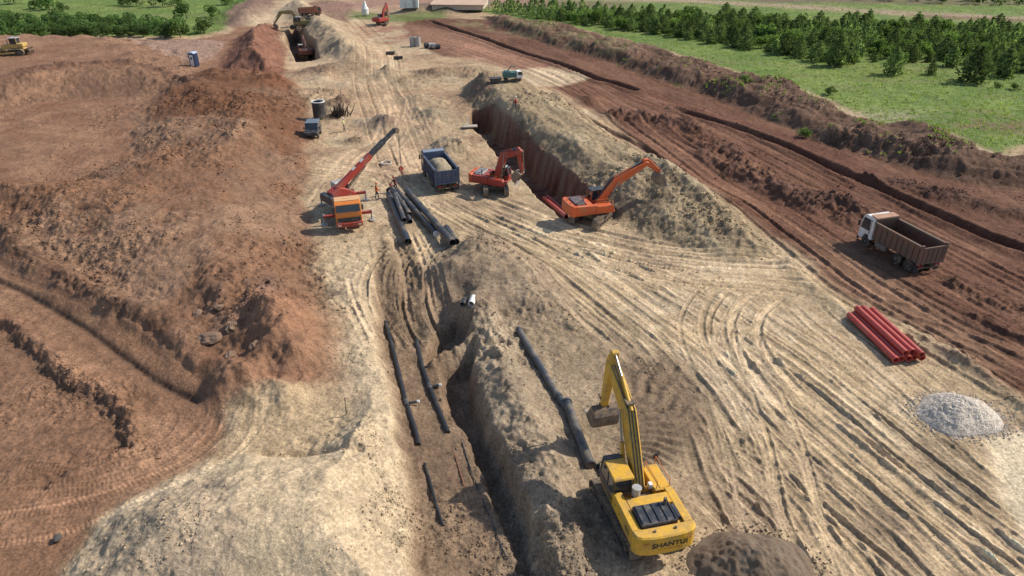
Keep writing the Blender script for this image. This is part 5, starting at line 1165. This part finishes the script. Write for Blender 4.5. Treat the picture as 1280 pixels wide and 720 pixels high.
def plant(lib, name, label, cat, p, h, group=None, wide=1.0):
    cm, tm = random.choice(lib); t = thing(name, label, cat, p, random.uniform(0, 6.28), group); t.scale = (h*wide, h*wide, h)
    c = bpy.data.objects.new('crown', cm); COL.objects.link(c); c.parent = t; k = bpy.data.objects.new('trunk', tm); COL.objects.link(k); k.parent = t; return t
random.seed(11)
for px, py, hpx, w, lb in [(1115, 93, 34, 1.0, 'dark conical pine standing out in front of the grove on the meadow'), (1216, 103, 44, 1.15, 'tall round pine nearest to us at the right front of the grove'), (1253, 96, 38, 1.2, 'broad pine just right of the tall round pine'),
                           (1163, 94, 20, .8, 'small thin sapling between the conical pine and the tall round pine'), (1045, 82, 40, 1.15, 'big dark pine at the front edge left of the conical pine')]:
    p = hit(px, py); plant(PINES, 'pine_tree', lb, 'pine tree', p, hpx/(FOC/(p.y*CT+EYE*ST)), 'young pines on the right meadow', w)
pol = np.array(GS([(622, 16), (650, 20), (700, 27), (760, 36), (830, 44), (930, 62), (1000, 74), (1045, 80), (1100, 78), (1150, 78), (1200, 84), (1290, 90), (1500, 95), (1500, 48), (1280, 42), (1100, 36), (960, 29), (830, 23), (740, 18), (690, 16), (640, 14), (615, 13)]))
def inside(q, P):
    c = False; n = len(P)
    for i in range(n):
        a, b_ = P[i], P[(i+1) % n]
        if (a[1] > q[1]) != (b_[1] > q[1]) and q[0] < a[0]+(b_[0]-a[0])*(q[1]-a[1])/(b_[1]-a[1]): c = not c
    return c
def poisson(P, d, ntry):
    lo = P.min(0); hi = P.max(0); pts = []; cell = {}
    for _ in range(ntry):
        q = (random.uniform(lo[0], hi[0]), random.uniform(lo[1], hi[1]))
        if not inside(q, P): continue
        k = (int(q[0]//d), int(q[1]//d))
        if any((q[0]-a[0])**2+(q[1]-a[1])**2 < d*d for i in (-1, 0, 1) for j in (-1, 0, 1) for a in cell.get((k[0]+i, k[1]+j), ())): continue
        cell.setdefault(k, []).append(q); pts.append(q)
    return pts
def seen(q, m=1.06): return abs(q[0]) < .75*m*(q[1]*CT+EYE*ST)
pp = poisson(pol, 2.7, 60000); pp.sort(key=lambda q: q[1]); vis = [q for q in pp if seen(q)]; own = [q for q in vis if float(vnoise(np.array([q[0]/7.]), np.array([q[1]/7.]), 77)[0]) > -.6][:340]; rest = [q for q in pp if q not in set(own)]
M_LEAF2 = leaf_material('light young leaves', (.080, .135, .040), (.17, .25, .075))
LIGHT = [(m_.copy(), t_) for m_, t_ in SHRUBS[:3]]
for m_, t_ in LIGHT: m_.materials[0] = M_LEAF2
for q in own:
    if random.random() < .22:
        plant(LIGHT, 'young_broadleaf', 'light green young broadleaf tree mixed into the pine grove', 'tree', (q[0], q[1], ground(*q)-.1), random.uniform(1.8, 3.8), 'light broadleaf trees among the pines', random.uniform(.8, 1.2)); continue
    plant(PINES, 'pine_tree', 'young dark green pine in the dense grove beyond the spoil ridge', 'pine tree', (q[0], q[1], ground(*q)-.1), random.choice([1.6, 2.4, 3.0, 3.5, 4.0, 4.5])*random.uniform(.85, 1.12), 'young pines on the right meadow', random.uniform(.95, 1.4))
def forest(pts, name, label, kind, hr, m, n):
    VV = []; rg = np.random.default_rng(5)
    for q in pts:
        h = rg.uniform(*hr)
        if kind == 'pine': C, D, t_ = pine_points(rg, n, .38, 8); s = rg.uniform(.10, .2, n)
        else:
            d = rg.normal(size=(n, 3)); d /= np.linalg.norm(d, axis=1)[:, None]; C = np.array([0, 0, .5])+d*rg.uniform(.5, 1, n)[:, None]*np.array([.5, .5, .5]); D = d; s = rg.uniform(.12, .24, n)
        V, F = leaf_quads(C*h*np.array([1.1, 1.1, 1]), D, s*h, .7, rg); VV.append(V+np.array([q[0], q[1], ground(*q)]))
    V = np.concatenate(VV); o = link(name, fast_mesh(name, V, np.arange(len(V)).reshape(-1, 4), 4), m); tag(o, label, 'woodland', kind='stuff'); return o
forest(rest, 'pine_wood', 'far part of the young pine wood that reads as one mass', 'pine', (2.6, 4.6), M_PINE, 130)
bp_ = []
for P_, d, nt_ in [(GS([(1070, 0), (1180, 5), (1290, 8), (1500, 14), (1500, -30), (900, -30)]), 6, 5000), (GS([(-300, -6), (300, -8), (300, -40), (-400, -40)]), 9, 3000), (GS([(600, -2), (860, -6), (860, -40), (560, -40)]), 8, 3000)]: bp_ += poisson(np.array(P_), d, nt_)
forest(bp_, 'far_scrub', 'far scrub along the upper edge of the fields', 'bush', (2.5, 5), M_LEAF, 120)
sp = poisson(np.array(GS([(-40, 50), (60, 47), (150, 50), (225, 48), (232, 42), (215, 34), (150, 30), (60, 28), (0, 26), (-40, 28)])), 3.2, 6000); sp = [q for q in sp if seen(q)]; sp.sort(key=lambda q: q[1]); print('shrubs', len(sp), 'pines', len(pp), len(vis))
for q in sp[:280]:
    plant(SHRUBS, 'shrub', 'leafy green shrub in the thick belt behind the bulldozer plateau', 'shrub', (q[0], q[1], ground(*q)-.1), random.uniform(1.6, 3.7), 'shrubs of the green belt on the left', random.uniform(.9, 1.3))
for px, py, h, lb in [(256, 41, 3.6, 'lone brownish shrub at the right end of the green belt'), (234, 24, 4.2, 'tall shrub rising at the right end of the field'), (226, 47, 4.2, 'dark shrub at the front right corner of the belt'), (18, 5, 4, 'tree at the far left corner of the field'), (48, 11, 3, 'first small bush on the open left field'), (62, 12, 4.5, 'round dark bush on the open left field'),
                      (79, 15, 2.4, 'low bush right of the round dark bush'), (155, 7, 3, 'small bush at the middle of the far field'), (171, 8, 3.2, 'second small bush at the middle of the far field'), (204, 9, 4.0, 'far bush by the right side of the left field'), (222, 7, 2.6, 'farthest small bush by the brown heap'), (284, 6, 3.5, 'bush beside the brown heap at the top'), (265, 21, 3.0, 'small bush between field and brown heap')]:
    p = hit(px, py); plant(SHRUBS, 'shrub', lb, 'shrub', p, h, 'single shrubs around the left field', 1.1)
for px, py, h, lb in [(1286, 90, .1, ''), (932, 103, 1.3, 'small weed bush on the spoil ridge by the grass edge'), (1036, 118, 1.2, 'small green bush at the foot of the spoil ridge'), (1268, 112, 1.0, 'tiny dark bush right of the pines on the meadow'), (1247, 110, .9, 'tiny bush left of the right edge on the meadow'), (1005, 172, 1.3, 'green weed growing on the red side of the spoil ridge')]:
    if lb: p = hit(px, py); plant(SHRUBS, 'shrub', lb, 'shrub', p, h, 'small bushes along the spoil ridge', 1.3)
# grass tufts and weeds
def tufts(name, label, n, wfun, hr, m, ymax, seed):
    rg = np.random.default_rng(seed); i0, i1 = np.searchsorted(Yr, 60), np.searchsorted(Yr, ymax); w = wfun()[i0:i1].copy(); w[np.abs(X[i0:i1]) > .85*(Y[i0:i1]+C0)] = 0
    w = w*(Y[i0:i1]**.5); w = w.ravel()/w.sum(); k = rg.choice(len(w), n, p=w); i = k//NC+i0; j = k % NC
    bx = X[i, j]+rg.normal(size=n)*.25; by = Y[i, j]+rg.normal(size=n)*.5; bz = H[i, j]
    C = np.repeat(np.stack([bx, by, bz], 1), 4, 0); hh = np.repeat(rg.uniform(*hr, n), 4); D = rg.normal(size=(4*n, 3))*.55; D[:, 2] = 1; D /= np.linalg.norm(D, axis=1)[:, None]
    C = C+rg.normal(size=(4*n, 3))*np.array([.16, .16, 0]); C[:, 2] += hh*.35
    V, F = leaf_quads(C, D, hh*1.1, .45, rg); o = link(name, fast_mesh(name, V, F, 4), m); tag(o, label, 'grass', kind='stuff')
tufts('grass', 'rough green meadow grass', 16000, lambda: np.maximum(M_gr, M_gl), (.10, .30), M_BLADE, 235, 3)
RIDGE = sstep(-1.0, 1.0, sdpoly(P_ridge, .9))
tufts('weeds', 'scattered weeds on the spoil ridge', 450, lambda: RIDGE*sstep(.25, .7, N2+.5*N1)*sstep(60, 75, Y), (.15, .4), M_BLADE, 200, 4)
# ------------------------------------------------------------------ loose clods
def clods(name, label, n, wgt, smin, smax, seed):
    rg = np.random.default_rng(seed); i1 = np.searchsorted(Yr, 170); w = wgt[:i1].copy(); w[np.abs(us)[None, :].repeat(i1, 0) > .70] = 0
    w = w.ravel(); w = w/w.sum(); k = rg.choice(len(w), n, p=w); i = k//NC; j = k % NC
    P = np.stack([X[i, j]+rg.normal(size=n)*.03, Y[i, j]+rg.normal(size=n)*.03, H[i, j]], 1)
    bm = bmesh.new(); bmesh.ops.create_icosphere(bm, subdivisions=1, radius=1); ov = np.array([v.co for v in bm.verts]); of = np.array([[v.index for v in f.verts] for f in bm.faces]); bm.free()
    s = smin*(smax/smin)**(rg.random(n)**2.4)*np.clip(P[:, 1]/45, .8, 1.6)
    nv = len(ov); jit = rg.uniform(.62, 1.2, (n, nv, 1)); a = rg.random(n)*6.283; c_, s_ = np.cos(a), np.sin(a); sc = rg.uniform(.6, 1.25, (n, 3))*np.array([1, 1, .8])
    V = ov[None]*jit*sc[:, None, :]; V = np.stack([V[..., 0]*c_[:, None]-V[..., 1]*s_[:, None], V[..., 0]*s_[:, None]+V[..., 1]*c_[:, None], V[..., 2]], -1)
    V = V*s[:, None, None]+P[:, None, :]+np.array([0, 0, .25])*s[:, None, None]
    F = (of[None]+(np.arange(n)*nv)[:, None, None]).reshape(-1, 3)
    me = fast_mesh(name, V.reshape(-1, 3), F, 3); col = COLR[i, j]*rg.uniform(.85, 1.15, (n, 1)); set_soil(me, np.repeat(col, nv, 0)); o = link(name, me, MSOIL); tag(o, label, 'clods', kind='stuff')
W0 = (ROUGH**2)*(1-M_grass)
clods('dirt_clods', 'countless loose clods of dug soil', 26000, W0*(.15+sstep(-.1, .6, N2+.5*N3)), .025, .12, 21)
def scatter(name, label, c, rx, ry, n, s0, s1, m, seed):
    rg = np.random.default_rng(seed); a = rg.random(n)*6.283; r_ = 1.0+np.abs(rg.normal(size=n))*.22; P = np.stack([c.x+rx*r_*np.cos(a), c.y+ry*r_*np.sin(a)], 1)
    bm = bmesh.new(); bmesh.ops.create_icosphere(bm, subdivisions=1, radius=1); ov = np.array([v.co for v in bm.verts]); of = np.array([[v.index for v in f.verts] for f in bm.faces]); bm.free()
    z = np.array([ground(*p) for p in P]); s = rg.uniform(s0, s1, n); V = ov[None]*rg.uniform(.65, 1.15, (n, len(ov), 1))*s[:, None, None]+np.column_stack([P, z+.2*s])[:, None, :]
    F = (of[None]+(np.arange(n)*len(ov))[:, None, None]).reshape(-1, 3); o = link(name, fast_mesh(name, V.reshape(-1, 3), F, 3), m); tag(o, label, 'stones', kind='stuff')
scatter('loose_gravel', 'loose light stones rolled out round the crushed stone pile', hit(1197, 520), 2.3, 1.75, 900, .025, .07, M_STONE, 31)
scatter('loose_dark_gravel', 'dark crumbs rolled out round the dark gravel heap', Vector((11.55, 21.7, 0)), 2.75, 2.1, 500, .025, .07, M_DGRAV, 32)
clods('small_stones', 'scattered crumbs of soil on the driven ground', 9000, (1-M_grass)*(.15+ROUGH)*sstep(0, .7, N2), .02, .09, 22)
